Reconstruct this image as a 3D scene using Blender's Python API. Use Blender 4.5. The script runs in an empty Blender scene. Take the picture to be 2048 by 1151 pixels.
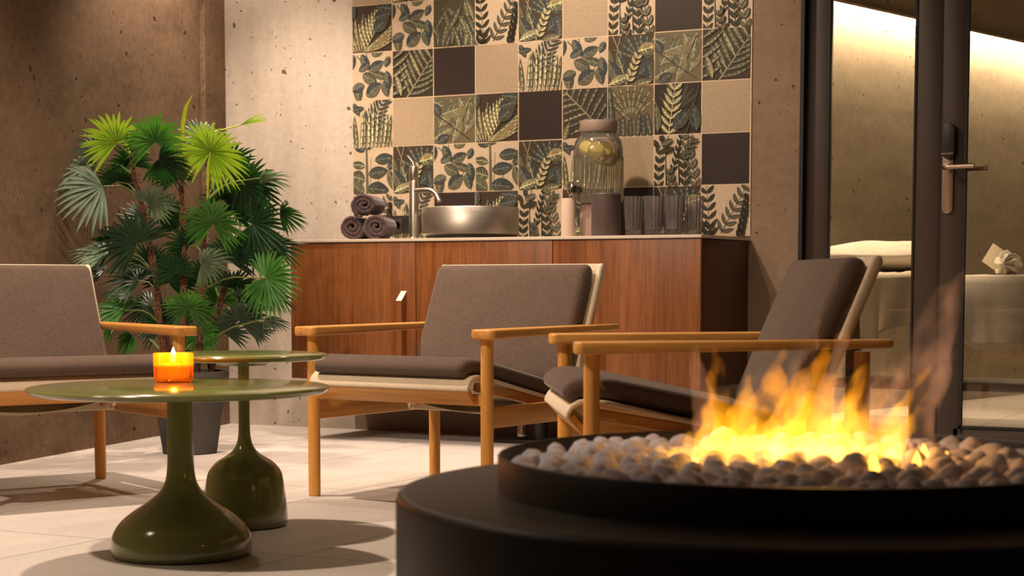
import bpy, bmesh, math, random
from mathutils import Vector, Matrix, noise
PI = math.pi
R = math.radians
C = bpy.context.scene
col = C.collection

# ------------------------------------------------------------------ camera
cd = bpy.data.cameras.new('camera'); cam = bpy.data.objects.new('camera', cd); col.objects.link(cam)
cam.matrix_world = Matrix(((0.88976, -0.03695, 0.45494, 0.0),
                           (0.45643, 0.07203, -0.88684, 0.0),
                           (0.0, 0.99672, 0.08095, 0.705),
                           (0, 0, 0, 1)))
cd.sensor_width = 36.0; cd.lens = 3509.0 / 2048 * 36
cd.shift_y = 277.5 / 2048
cd.clip_start = 0.05
cd.dof.use_dof = True; cd.dof.focus_distance = 6.1; cd.dof.aperture_fstop = 61.7 / 1000 / 0.012
C.camera = cam

# ------------------------------------------------------------------ world, light, exposure
C.view_settings.view_transform = 'Standard'; C.view_settings.look = 'None'
C.view_settings.gamma = 1.0; C.view_settings.use_curve_mapping = False
C.view_settings.exposure = 0.0
C.cycles.use_denoising = True
C.cycles.max_bounces = 8; C.cycles.diffuse_bounces = 3; C.cycles.glossy_bounces = 4
C.cycles.transmission_bounces = 8; C.cycles.transparent_max_bounces = 16; C.cycles.volume_bounces = 0
C.cycles.caustics_reflective = False; C.cycles.caustics_refractive = False
C.cycles.sample_clamp_indirect = 4.0
C.cycles.volume_step_rate = 2.0
w = bpy.data.worlds.new('world'); C.world = w; w.use_nodes = True
w.node_tree.nodes['Background'].inputs[0].default_value = (1.0, 0.62, 0.38, 1)
w.node_tree.nodes['Background'].inputs[1].default_value = 0.012

WARM = (1.0, 0.775, 0.585)
def look_at(o, t):
    o.rotation_euler = (Vector(t) - o.location).to_track_quat('-Z', 'Y').to_euler()
def spot(name, loc, to, watts, angle, blend=.5, rad=.04, color=WARM):
    l = bpy.data.lights.new(name, 'SPOT'); l.energy = watts; l.spot_size = R(angle); l.spot_blend = blend
    l.shadow_soft_size = rad; l.color = color
    o = bpy.data.objects.new(name, l); col.objects.link(o); o.location = loc; look_at(o, to); return o
def area(name, loc, to, watts, sx, sy, color=WARM):
    l = bpy.data.lights.new(name, 'AREA'); l.shape = 'RECTANGLE'; l.size = sx; l.size_y = sy; l.energy = watts; l.color = color
    o = bpy.data.objects.new(name, l); col.objects.link(o); o.location = loc; look_at(o, to); return o
def point(name, loc, watts, rad, color):
    l = bpy.data.lights.new(name, 'POINT'); l.energy = watts; l.shadow_soft_size = rad; l.color = color
    o = bpy.data.objects.new(name, l); col.objects.link(o); o.location = loc; return o
spot('downlight_pillar', (-4.90, 6.40, 2.86), (-4.75, 6.6, 0), 215, 90, .7, .05)
spot('wall_washer', (-4.98, 6.84, 2.88), (-5.0, 7.16, 1.4), 55, 100, .9, .05)
spot('downlight_tiles', (-3.6, 5.9, 2.86), (-3.2, 6.95, .8), 190, 112, .8, .05)
spot('downlight_lounge', (-4.0, 4.5, 2.86), (-3.6, 4.7, 0), 320, 110, .8, .045)
spot('front_fill', (-3.3, 2.3, 2.86), (-3.2, 4.0, .2), 270, 100, .8, .05)  # added fill from the camera side for cushion and cabinet fronts
spot('right_fill', (-2.2, 5.2, 2.86), (-2.4, 5.6, 0), 55, 110, .8, .06)  # extra lamp added to brighten the right side
area('overhead_fill', (-4.5, 2.2, 2.6), (-3.0, 5.6, .3), 55, 1.2, .6)  # broad soft fill added overhead, not a fixture of the room
point('fire_light', (-.92, 2.98, .50), 1.2, .07, (1.0, .42, .10))
point('fire_light_high', (-.95, 3.0, .58), 1.0, .06, (1.0, .45, .12))
point('candle_light', (-2.974, 3.795, .520), 3.2, .006, (1.0, .55, .2))
# treatment room behind the glass
spot('downlight_bed', (-2.45, 8.1, 2.6), (-2.38, 8.6, .7), 210, 52, .6, .05, (1.0, .78, .55))
area('led_strip_light', (-2.44, 10.35, 2.17), (-2.40, 10.33, 0), 62, 5.0, .03, (1.0, .74, .46)).rotation_euler = (0, 0, math.atan2(2.19, .595))

# ------------------------------------------------------------------ naming and linking
def tag(o, label=None, cat=None, group=None, kind=None):
    if label: o['label'] = label
    if cat: o['category'] = cat
    if group: o['group'] = group
    if kind: o['kind'] = kind
    return o
def empty(name, loc=(0, 0, 0), rz=0):
    o = bpy.data.objects.new(name, None); col.objects.link(o); o.location = loc; o.rotation_euler = (0, 0, rz)
    o.empty_display_size = .05
    return o
def children(o): return [c for c in bpy.data.objects if c.parent == o]
def copy_tree(o, parent=None):
    c = o.copy(); col.objects.link(c)
    if parent is not None: c.parent = parent
    for ch in children(o): copy_tree(ch, c)
    return c

# ------------------------------------------------------------------ materials
def nt(name):
    m = bpy.data.materials.new(name); m.use_nodes = True
    t = m.node_tree; return m, t, t.nodes['Principled BSDF']
def N(t, kind, **kw):
    n = t.nodes.new(kind)
    for k, v in kw.items():
        if k in n.inputs.keys(): n.inputs[k].default_value = v
        else: setattr(n, k, v)
    return n
def coord(t, scale=(1, 1, 1), rot=(0, 0, 0), kind='Object'):
    tc = N(t, 'ShaderNodeTexCoord'); mp = N(t, 'ShaderNodeMapping')
    mp.inputs['Scale'].default_value = scale; mp.inputs['Rotation'].default_value = rot
    t.links.new(tc.outputs[kind], mp.inputs['Vector']); return mp.outputs['Vector']
def ramp(t, fac, stops):
    r = N(t, 'ShaderNodeValToRGB'); e = r.color_ramp.elements
    while len(e) < len(stops): e.new(.5)
    for q, (p, c) in zip(e, stops): q.position = p; q.color = (*c, 1)
    t.links.new(fac, r.inputs['Fac']); return r.outputs['Color']
def mix(t, fac, a, b, mode='MIX'):
    m = N(t, 'ShaderNodeMix', data_type='RGBA', blend_type=mode)
    for s, v in ((0, fac), (6, a), (7, b)):
        if isinstance(v, (int, float)): m.inputs[s].default_value = v
        elif isinstance(v, tuple): m.inputs[s].default_value = (*v, 1)
        else: t.links.new(v, m.inputs[s])
    return m.outputs[2]
def bump(t, h, b, strength, dist=.002):
    n = N(t, 'ShaderNodeBump'); n.inputs['Strength'].default_value = strength; n.inputs['Distance'].default_value = dist
    t.links.new(h, n.inputs['Height']); t.links.new(n.outputs[0], b.inputs['Normal']); return n
def plain(name, c, rough=.5, metal=0, spec=.5, coat=0):
    m, t, b = nt(name); b.inputs['Base Color'].default_value = (*c, 1); b.inputs['Roughness'].default_value = rough
    b.inputs['Metallic'].default_value = metal; b.inputs['Specular IOR Level'].default_value = spec
    b.inputs['Coat Weight'].default_value = coat; b.inputs['Coat Roughness'].default_value = .08
    return m
def concrete(name, c, dark=.72, streak=(1, 1, 6), pits=1.0, mott=.86):
    m, t, b = nt(name)
    v = coord(t); vs = coord(t, streak)
    n1 = N(t, 'ShaderNodeTexNoise', Scale=1.3, Detail=6, Roughness=.6); t.links.new(vs, n1.inputs['Vector'])
    n2 = N(t, 'ShaderNodeTexNoise', Scale=28, Detail=5, Roughness=.7); t.links.new(v, n2.inputs['Vector'])
    cd_ = tuple(x * dark for x in c); cl = tuple(min(1, x * 1.12) for x in c)
    base = ramp(t, n1.outputs[0], [(.32, cd_), (.5, c), (.7, cl)])
    g = ramp(t, n2.outputs[0], [(.3, (mott,) * 3), (.65, (1.06,) * 3)])
    base = mix(t, 1.0, base, g, 'MULTIPLY')
    # air-bubble pits: sparse cells with a small hole each, two sizes
    hs = []
    for sc, th, keep in ((14, .13, .5), (36, .16, .42)):
        nz = N(t, 'ShaderNodeTexNoise', Scale=sc * 2.2, Detail=2); t.links.new(v, nz.inputs['Vector'])
        wv = mix(t, .035, v, nz.outputs['Color'], 'MIX')
        vo = N(t, 'ShaderNodeTexVoronoi', Scale=sc); t.links.new(wv, vo.inputs['Vector'])
        sep = N(t, 'ShaderNodeSeparateColor'); t.links.new(vo.outputs['Color'], sep.inputs[0])
        rr = N(t, 'ShaderNodeMapRange'); rr.inputs['From Min'].default_value = keep; rr.inputs['From Max'].default_value = 0
        rr.inputs['To Min'].default_value = 0; rr.inputs['To Max'].default_value = th * pits
        t.links.new(sep.outputs[0], rr.inputs['Value'])
        d = N(t, 'ShaderNodeMath', operation='SUBTRACT'); t.links.new(vo.outputs['Distance'], d.inputs[0]); t.links.new(rr.outputs[0], d.inputs[1])
        mr = N(t, 'ShaderNodeMapRange'); mr.inputs['From Min'].default_value = -.02; mr.inputs['From Max'].default_value = .02
        t.links.new(d.outputs[0], mr.inputs['Value']); hs.append(mr.outputs[0])
    h = N(t, 'ShaderNodeMath', operation='MINIMUM'); t.links.new(hs[0], h.inputs[0]); t.links.new(hs[1], h.inputs[1])
    base = mix(t, h.outputs[0], tuple(x * .22 for x in c), base)
    t.links.new(base, b.inputs['Base Color']); b.inputs['Roughness'].default_value = .82; b.inputs['Specular IOR Level'].default_value = .25
    hh = N(t, 'ShaderNodeMath', operation='MULTIPLY_ADD'); t.links.new(n2.outputs[0], hh.inputs[0]); hh.inputs[1].default_value = .25
    t.links.new(h.outputs[0], hh.inputs[2]); bump(t, hh.outputs[0], b, .6, .004)
    return m
def wood(name, a, c, d, scale, axis='Z', rough=.45, grain=1.0, kind='Object'):
    m, t, b = nt(name)
    s = {'Z': (1, 1, .06), 'Y': (1, .06, 1), 'X': (.06, 1, 1)}[axis]
    v = coord(t, tuple(x * scale for x in s), kind=kind)
    n1 = N(t, 'ShaderNodeTexNoise', Scale=3.0, Detail=5, Roughness=.62, Distortion=.5); t.links.new(v, n1.inputs['Vector'])
    n2 = N(t, 'ShaderNodeTexNoise', Scale=26.0, Detail=3, Roughness=.7); t.links.new(v, n2.inputs['Vector'])
    base = ramp(t, n1.outputs[0], [(.28, a), (.5, c), (.72, d)])
    g = ramp(t, n2.outputs[0], [(.36, (1 - .42 * grain,) * 3), (.56, (1.04,) * 3)])
    base = mix(t, .9, base, g, 'MULTIPLY')
    t.links.new(base, b.inputs['Base Color']); b.inputs['Roughness'].default_value = rough; b.inputs['Specular IOR Level'].default_value = .4
    bump(t, n2.outputs[0], b, .12, .001)
    return m
def fabric(name, c, c2, sc=420, fuzz=.5):
    m, t, b = nt(name); v = coord(t)
    n1 = N(t, 'ShaderNodeTexNoise', Scale=sc, Detail=2); t.links.new(v, n1.inputs['Vector'])
    n2 = N(t, 'ShaderNodeTexNoise', Scale=9, Detail=3); t.links.new(v, n2.inputs['Vector'])
    base = ramp(t, n1.outputs[0], [(.33, c2), (.62, c)])
    base = mix(t, .6, base, ramp(t, n2.outputs[0], [(.3, (.88,) * 3), (.7, (1.05,) * 3)]), 'MULTIPLY')
    t.links.new(base, b.inputs['Base Color']); b.inputs['Roughness'].default_value = .95; b.inputs['Specular IOR Level'].default_value = .1
    b.inputs['Sheen Weight'].default_value = fuzz * .3; b.inputs['Sheen Roughness'].default_value = .5
    bump(t, n1.outputs[0], b, .5, .001)
    return m
def thin_glass(name, tint, gloss=1.0, rough=.0, ior=1.45, streak=0.0, dull=.0, dullc=(.8, .8, .8)):
    m, t, b = nt(name); t.nodes.remove(b); out = t.nodes['Material Output']
    tr = N(t, 'ShaderNodeBsdfTransparent'); tr.inputs[0].default_value = (*tint, 1)
    gl = N(t, 'ShaderNodeBsdfGlossy'); gl.inputs['Roughness'].default_value = rough; gl.inputs[0].default_value = (1, 1, 1, 1)
    fr = N(t, 'ShaderNodeFresnel'); fr.inputs['IOR'].default_value = ior
    mu = N(t, 'ShaderNodeMath', operation='MULTIPLY'); mu.inputs[1].default_value = gloss; t.links.new(fr.outputs[0], mu.inputs[0])
    base = tr.outputs[0]
    if dull > 0:
        df = N(t, 'ShaderNodeBsdfTranslucent'); df.inputs[0].default_value = (*dullc, 1)
        d2 = N(t, 'ShaderNodeBsdfDiffuse'); d2.inputs[0].default_value = (*dullc, 1)
        ad = N(t, 'ShaderNodeMixShader'); t.links.new(df.outputs[0], ad.inputs[1]); t.links.new(d2.outputs[0], ad.inputs[2])
        mm = N(t, 'ShaderNodeMixShader'); mm.inputs[0].default_value = dull
        t.links.new(base, mm.inputs[1]); t.links.new(ad.outputs[0], mm.inputs[2]); base = mm.outputs[0]
    mx = N(t, 'ShaderNodeMixShader'); t.links.new(mu.outputs[0], mx.inputs[0])
    t.links.new(base, mx.inputs[1]); t.links.new(gl.outputs[0], mx.inputs[2]); t.links.new(mx.outputs[0], out.inputs[0])
    return m
def emit(name, c, s):
    m, t, b = nt(name); b.inputs['Base Color'].default_value = (*c, 1)
    b.inputs['Emission Color'].default_value = (*c, 1); b.inputs['Emission Strength'].default_value = s; return m

def glow(name, c, s):
    m, t, b = nt(name); t.nodes.remove(b); out = t.nodes['Material Output']
    e = N(t, 'ShaderNodeEmission'); e.inputs[0].default_value = (*c, 1); e.inputs[1].default_value = s
    tr = N(t, 'ShaderNodeBsdfTransparent'); a = N(t, 'ShaderNodeAddShader'); t.links.new(e.outputs[0], a.inputs[0]); t.links.new(tr.outputs[0], a.inputs[1])
    t.links.new(a.outputs[0], out.inputs[0]); return m
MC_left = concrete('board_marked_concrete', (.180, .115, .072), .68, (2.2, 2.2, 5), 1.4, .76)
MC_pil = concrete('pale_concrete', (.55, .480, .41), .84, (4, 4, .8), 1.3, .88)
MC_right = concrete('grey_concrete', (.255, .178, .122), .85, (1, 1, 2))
MC_room = concrete('treatment_room_concrete', (.46, .40, .32), .84, (1.5, 1.5, 5), 1.2)
M_walnut = wood('walnut_veneer', (.145, .045, .011), (.20, .068, .018), (.25, .09, .027), 2.6, 'Z', .42, .8)
M_walnut_d = wood('dark_walnut_side', (.07, .027, .012), (.10, .04, .017), (.13, .05, .022), 1.6, 'Z', .5, .8)
M_oak = wood('oiled_oak', (.50, .215, .040), (.68, .32, .068), (.80, .42, .11), 2.0, 'Z', .42, .55)
M_oak_y = wood('oiled_oak_boards', (.47, .21, .045), (.64, .31, .075), (.76, .41, .115), 2.0, 'Y', .42, .55)
M_oak_x = wood('oiled_oak_rails', (.43, .185, .038), (.60, .28, .06), (.74, .39, .10), 2.0, 'X', .42, .55)
M_grey = fabric('warm_grey_cushion_fabric', (.150, .106, .084), (.064, .045, .036))
M_canvas = fabric('natural_canvas', (.74, .63, .47), (.58, .48, .35), 300, .1)
M_towel = fabric('plum_grey_towelling', (.115, .075, .08), (.035, .022, .026), 190, .9)
M_linen = fabric('white_linen', (.80, .74, .64), (.68, .62, .54), 200, .1)
M_green = plain('olive_lacquer', (.165, .175, .052), .17, 0, .5, .4)
M_steel = plain('brushed_steel', (.66, .60, .53), .32, 1)
M_chrome = plain('chrome', (.75, .72, .68), .12, 1)
M_black = plain('black_plastic', (.02, .017, .015), .4)
M_frame = plain('bronze_aluminium_frame', (.055, .036, .025), .42, .0, .45)
M_gasket = plain('black_gasket', (.008, .006, .005), .6)
M_counter = plain('sand_worktop', (.62, .53, .42), .4)
M_pit = plain('black_powder_coated_steel', (.030, .024, .020), .45, .0, .5)
M_grout = plain('grout', (.60, .51, .42), .8)
M_wax = plain('candle_wax', (.9, .75, .5), .5)
def _floor():
    m, t, b = nt('large_floor_tiles')
    tc = N(t, 'ShaderNodeTexCoord'); sp = N(t, 'ShaderNodeSeparateXYZ'); t.links.new(tc.outputs['Object'], sp.inputs[0])
    def line(out, off, pitch, w):
        a = N(t, 'ShaderNodeMath', operation='ADD'); t.links.new(out, a.inputs[0]); a.inputs[1].default_value = -off + 50 * pitch
        if not isinstance(w, tuple): pass
        mo = N(t, 'ShaderNodeMath', operation='PINGPONG'); t.links.new(a.outputs[0], mo.inputs[0]); mo.inputs[1].default_value = pitch / 2
        l = N(t, 'ShaderNodeMath', operation='LESS_THAN'); t.links.new(mo.outputs[0], l.inputs[0]); l.inputs[1].default_value = w
        return l.outputs[0]
    lx = line(sp.outputs[0], -3.22, .655, .0022)
    ly = line(sp.outputs[1], 5.09, 1.31, .0022)
    mx = N(t, 'ShaderNodeMath', operation='MAXIMUM'); t.links.new(lx, mx.inputs[0]); t.links.new(ly, mx.inputs[1])
    n1 = N(t, 'ShaderNodeTexNoise', Scale=2.2, Detail=7, Roughness=.6); mp = N(t, 'ShaderNodeMapping'); mp.inputs['Scale'].default_value = (1.6, .6, 1)
    t.links.new(tc.outputs['Object'], mp.inputs[0]); t.links.new(mp.outputs[0], n1.inputs[0])
    n2 = N(t, 'ShaderNodeTexNoise', Scale=60, Detail=3); t.links.new(tc.outputs['Object'], n2.inputs[0])
    base = ramp(t, n1.outputs[0], [(.3, (.52, .475, .445)), (.5, (.59, .54, .505)), (.72, (.65, .595, .555))])
    base = mix(t, .5, base, ramp(t, n2.outputs[0], [(.35, (.88,) * 3), (.6, (1.03,) * 3)]), 'MULTIPLY')
    base = mix(t, mx.outputs[0], base, (.14, .11, .09))
    t.links.new(base, b.inputs['Base Color']); b.inputs['Roughness'].default_value = .55; b.inputs['Specular IOR Level'].default_value = .35
    return m
M_floor = _floor()

# ------------------------------------------------------------------ mesh builder
class MB:
    def __init__(s): s.bm = bmesh.new(); s.mats = []
    def mi(s, m):
        if m not in s.mats: s.mats.append(m)
        return s.mats.index(m)
    def box(s, c, d, rz=0, bev=0, seg=2, mat=None, rot=None):
        mi = s.mi(mat) if mat else 0
        M = Matrix.Translation(c) @ (rot.to_4x4() if rot else Matrix.Rotation(rz, 4, 'Z')) @ Matrix.Diagonal((*d, 1))
        b = bmesh.new(); bmesh.ops.create_cube(b, size=1, matrix=M)
        if bev > 0: bmesh.ops.bevel(b, geom=b.edges[:], offset=bev, segments=seg, profile=.5, affect='EDGES')
        s.merge(b, mi); return s
    def merge(s, b, mi=0):
        mp = [s.bm.verts.new(v.co) for v in b.verts]
        b.verts.index_update()
        for f in b.faces:
            try: nf = s.bm.faces.new([mp[v.index] for v in f.verts]); nf.material_index = mi
            except ValueError: pass
        b.free()
    def loft(s, rings, closed=True, cap=True, mat=None):
        mi = s.mi(mat) if mat else 0
        vs = [[s.bm.verts.new(p) for p in r] for r in rings]; n = len(rings[0])
        for i in range(len(vs) - 1):
            for j in range(n if closed else n - 1):
                a, b = vs[i], vs[i + 1]; k = (j + 1) % n
                f = s.bm.faces.new((a[j], a[k], b[k], b[j])); f.material_index = mi
        if cap:
            for r, rev in ((vs[0], True), (vs[-1], False)):
                f = s.bm.faces.new(r[::-1] if rev else r); f.material_index = mi
        return s
    def lathe(s, prof, c=(0, 0, 0), n=48, mat=None, cap=True, ribs=0, amp=0, squash=None):
        rings = []
        for r, z in prof:
            ring = []
            for i in range(n):
                a = 2 * PI * i / n; rr = r * (1 + (amp * math.cos(a * ribs) if ribs else 0))
                ring.append((c[0] + rr * math.cos(a), c[1] + rr * math.sin(a), c[2] + z))
            rings.append(ring)
        return s.loft(rings, True, cap, mat)
    def tube(s, pts, rad, n=10, mat=None, cap=True):
        pts = [Vector(p) for p in pts]; rings = []
        ref = None
        for i, p in enumerate(pts):
            t = (pts[min(i + 1, len(pts) - 1)] - pts[max(i - 1, 0)]).normalized()
            if ref is None:
                ref = t.orthogonal().normalized()
            else:
                ref = (ref - t * ref.dot(t)).normalized()
            q = t.cross(ref); r = rad[i] if isinstance(rad, (list, tuple)) else rad
            rings.append([p + (ref * math.cos(2 * PI * k / n) + q * math.sin(2 * PI * k / n)) * r for k in range(n)])
        return s.loft(rings, True, cap, mat)
    def slab(s, path, width, thick, fn, rc=.5, nseg=4, endround=True, mat=None, w_fn=None, cs=12):
        """sweep a rounded rectangle (width x thick) along a 2-D path; fn(a, b, w) -> xyz"""
        P = [Vector(p) for p in path]; rings = []
        L = [0]
        for i in range(1, len(P)): L.append(L[-1] + (P[i] - P[i - 1]).length)
        T = L[-1]; st = []
        er = thick * .5 if endround else 0
        if endround:
            st += [(er * (1 - math.cos(PI / 2 * k / nseg)), math.sin(PI / 2 * k / nseg)) for k in range(1, nseg + 1)]
        inner = [l for l in L if er * 1.2 < l < T - er * 1.2] if endround else L
        st += [(l, 1) for l in inner]
        if endround:
            st += [(T - er * (1 - math.cos(PI / 2 * k / nseg)), math.sin(PI / 2 * k / nseg)) for k in range(nseg, 0, -1)]
        for l, sc in st:
            i = max(0, min(len(P) - 2, next((k for k in range(len(L) - 1) if L[k + 1] >= l), len(L) - 2)))
            f = (l - L[i]) / max(1e-9, L[i + 1] - L[i]); p = P[i].lerp(P[i + 1], f)
            t = (P[min(i + 2, len(P) - 1)] - P[i]).normalized() * f + (P[i + 1] - P[max(i - 1, 0)]).normalized() * (1 - f); t.normalize()
            nrm = Vector((-t.y, t.x)); th = thick * sc; r = min(th * rc, width / 2)
            wd = (w_fn(l / T) if w_fn else 1) * width - (1 - sc) * er * 1.0
            ring = []
            for sx, sy, a0 in ((1, 1, 0), (-1, 1, 90), (-1, -1, 180), (1, -1, 270)):
                for k in range(4):
                    a = R(a0 + 90 * k / 3)
                    wv = sx * (wd / 2 - r) + r * math.cos(a); nv = sy * (th / 2 - r) + r * math.sin(a)
                    q = p + nrm * nv; ring.append(fn(q.x, q.y, wv))
            rings.append(ring)
        return s.loft(rings, True, True, mat)
    def poly(s, pts, mat=None):
        f = s.bm.faces.new([s.bm.verts.new(p) for p in pts]); f.material_index = s.mi(mat) if mat else 0; return f
    def prism(s, pts, z0, z1, bev=0, mat=None, seg=2, fn=None):
        b = bmesh.new(); lo = [b.verts.new((x, y, z0)) for x, y in pts]; f = b.faces.new(lo)
        r = bmesh.ops.extrude_face_region(b, geom=[f]); vs = [g for g in r['geom'] if isinstance(g, bmesh.types.BMVert)]
        bmesh.ops.translate(b, verts=vs, vec=(0, 0, z1 - z0))
        if bev > 0:
            es = [e for e in b.edges if abs(e.verts[0].co.z - e.verts[1].co.z) < 1e-6]
            bmesh.ops.bevel(b, geom=es, offset=bev, segments=seg, profile=.5, affect='EDGES')
        if fn:
            for v in b.verts: v.co = fn(v.co)
        bmesh.ops.recalc_face_normals(b, faces=b.faces[:])
        s.merge(b, s.mi(mat) if mat else 0); return s
    def build(s, name, mat=None, parent=None, smooth=35, loc=None):
        bmesh.ops.recalc_face_normals(s.bm, faces=s.bm.faces[:])
        me = bpy.data.meshes.new(name); s.bm.to_mesh(me); s.bm.free()
        for m in (s.mats or [mat]): me.materials.append(m)
        if smooth:
            me.shade_smooth(); me.set_sharp_from_angle(angle=R(smooth))
        o = bpy.data.objects.new(name, me); col.objects.link(o)
        if parent is not None: o.parent = parent
        if loc: o.location = loc
        return o
def struct(o, label=None): return tag(o, label, None, None, 'structure')

# ------------------------------------------------------------------ the setting
def slabobj(name, x0, x1, y0, y1, z0, z1, mat, bev=0, label=None):
    return struct(MB().box(((x0 + x1) / 2, (y0 + y1) / 2, (z0 + z1) / 2), (x1 - x0, y1 - y0, z1 - z0), bev=bev).build(name, mat), label)
YW = 7.25
slabobj('floor', -8, 3, -1.5, 14, -.1, 0, M_floor, label='floor of large pale stone tiles')
M_ceil = concrete('ceiling_concrete', (.40, .34, .28))
slabobj('ceiling', -6.2, 2, .8, 14, 2.9, 3.0, M_ceil)
# left wall: skewed, ends in a ragged lip, then a narrow pillar face to the corner
def wall_line(name, p0, p1, thick, z1, mat, ragged=False, label=None):
    p0, p1 = Vector(p0), Vector(p1); d = (p1 - p0).normalized(); n = Vector((d.y, -d.x))
    if n.x < 0: n = -n
    mb = MB(); rings = []
    zs = [z1 * k / 120 for k in range(121)]
    for z in zs:
        e = 0
        if ragged: e = .006 * noise.noise(Vector((3.1, 0, z * 9))) + .006 * noise.noise(Vector((7.1, 0, z * 40)))
        q = p1 + d * e; c1 = q - d * .006 ; 
        rings.append([(*(p0 - n * thick), z), (*p0, z), (*c1, z), (*(q - n * .006), z), (*(q - n * thick), z)])
    mb.loft(rings, True, True); return struct(mb.build(name, mat, smooth=0), label)
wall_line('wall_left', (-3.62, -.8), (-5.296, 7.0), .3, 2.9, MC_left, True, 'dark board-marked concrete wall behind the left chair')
d_ = Vector((-5.325 + 5.29, .25)).normalized()
mb = MB(); rings = []
for k in range(121):
    z = 2.9 * k / 120; e = .004 * noise.noise(Vector((3.1, 5, z * 11))) + .006 * noise.noise(Vector((7.1, 9, z * 38)))
    # pillar return standing 18 mm proud of the wall: its lip catches the light
    rings.append([(-5.60, 7.0, z), (-5.296, 7.002, z), (-5.276 + e, 7.003 + abs(e), z), (-5.273, 7.010, z), (-5.332, 7.26, z), (-5.60, 7.26, z)])
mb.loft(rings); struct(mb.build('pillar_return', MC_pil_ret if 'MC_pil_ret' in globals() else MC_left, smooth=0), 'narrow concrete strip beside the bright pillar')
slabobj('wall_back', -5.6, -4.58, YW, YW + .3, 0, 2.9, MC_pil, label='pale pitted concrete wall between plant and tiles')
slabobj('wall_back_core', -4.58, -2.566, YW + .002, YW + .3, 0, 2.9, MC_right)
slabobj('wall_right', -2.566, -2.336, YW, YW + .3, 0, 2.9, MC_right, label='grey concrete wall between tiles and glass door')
slabobj('wall_far_right', .4, 2.0, YW, YW + .3, 0, 2.9, MC_right)

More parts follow.
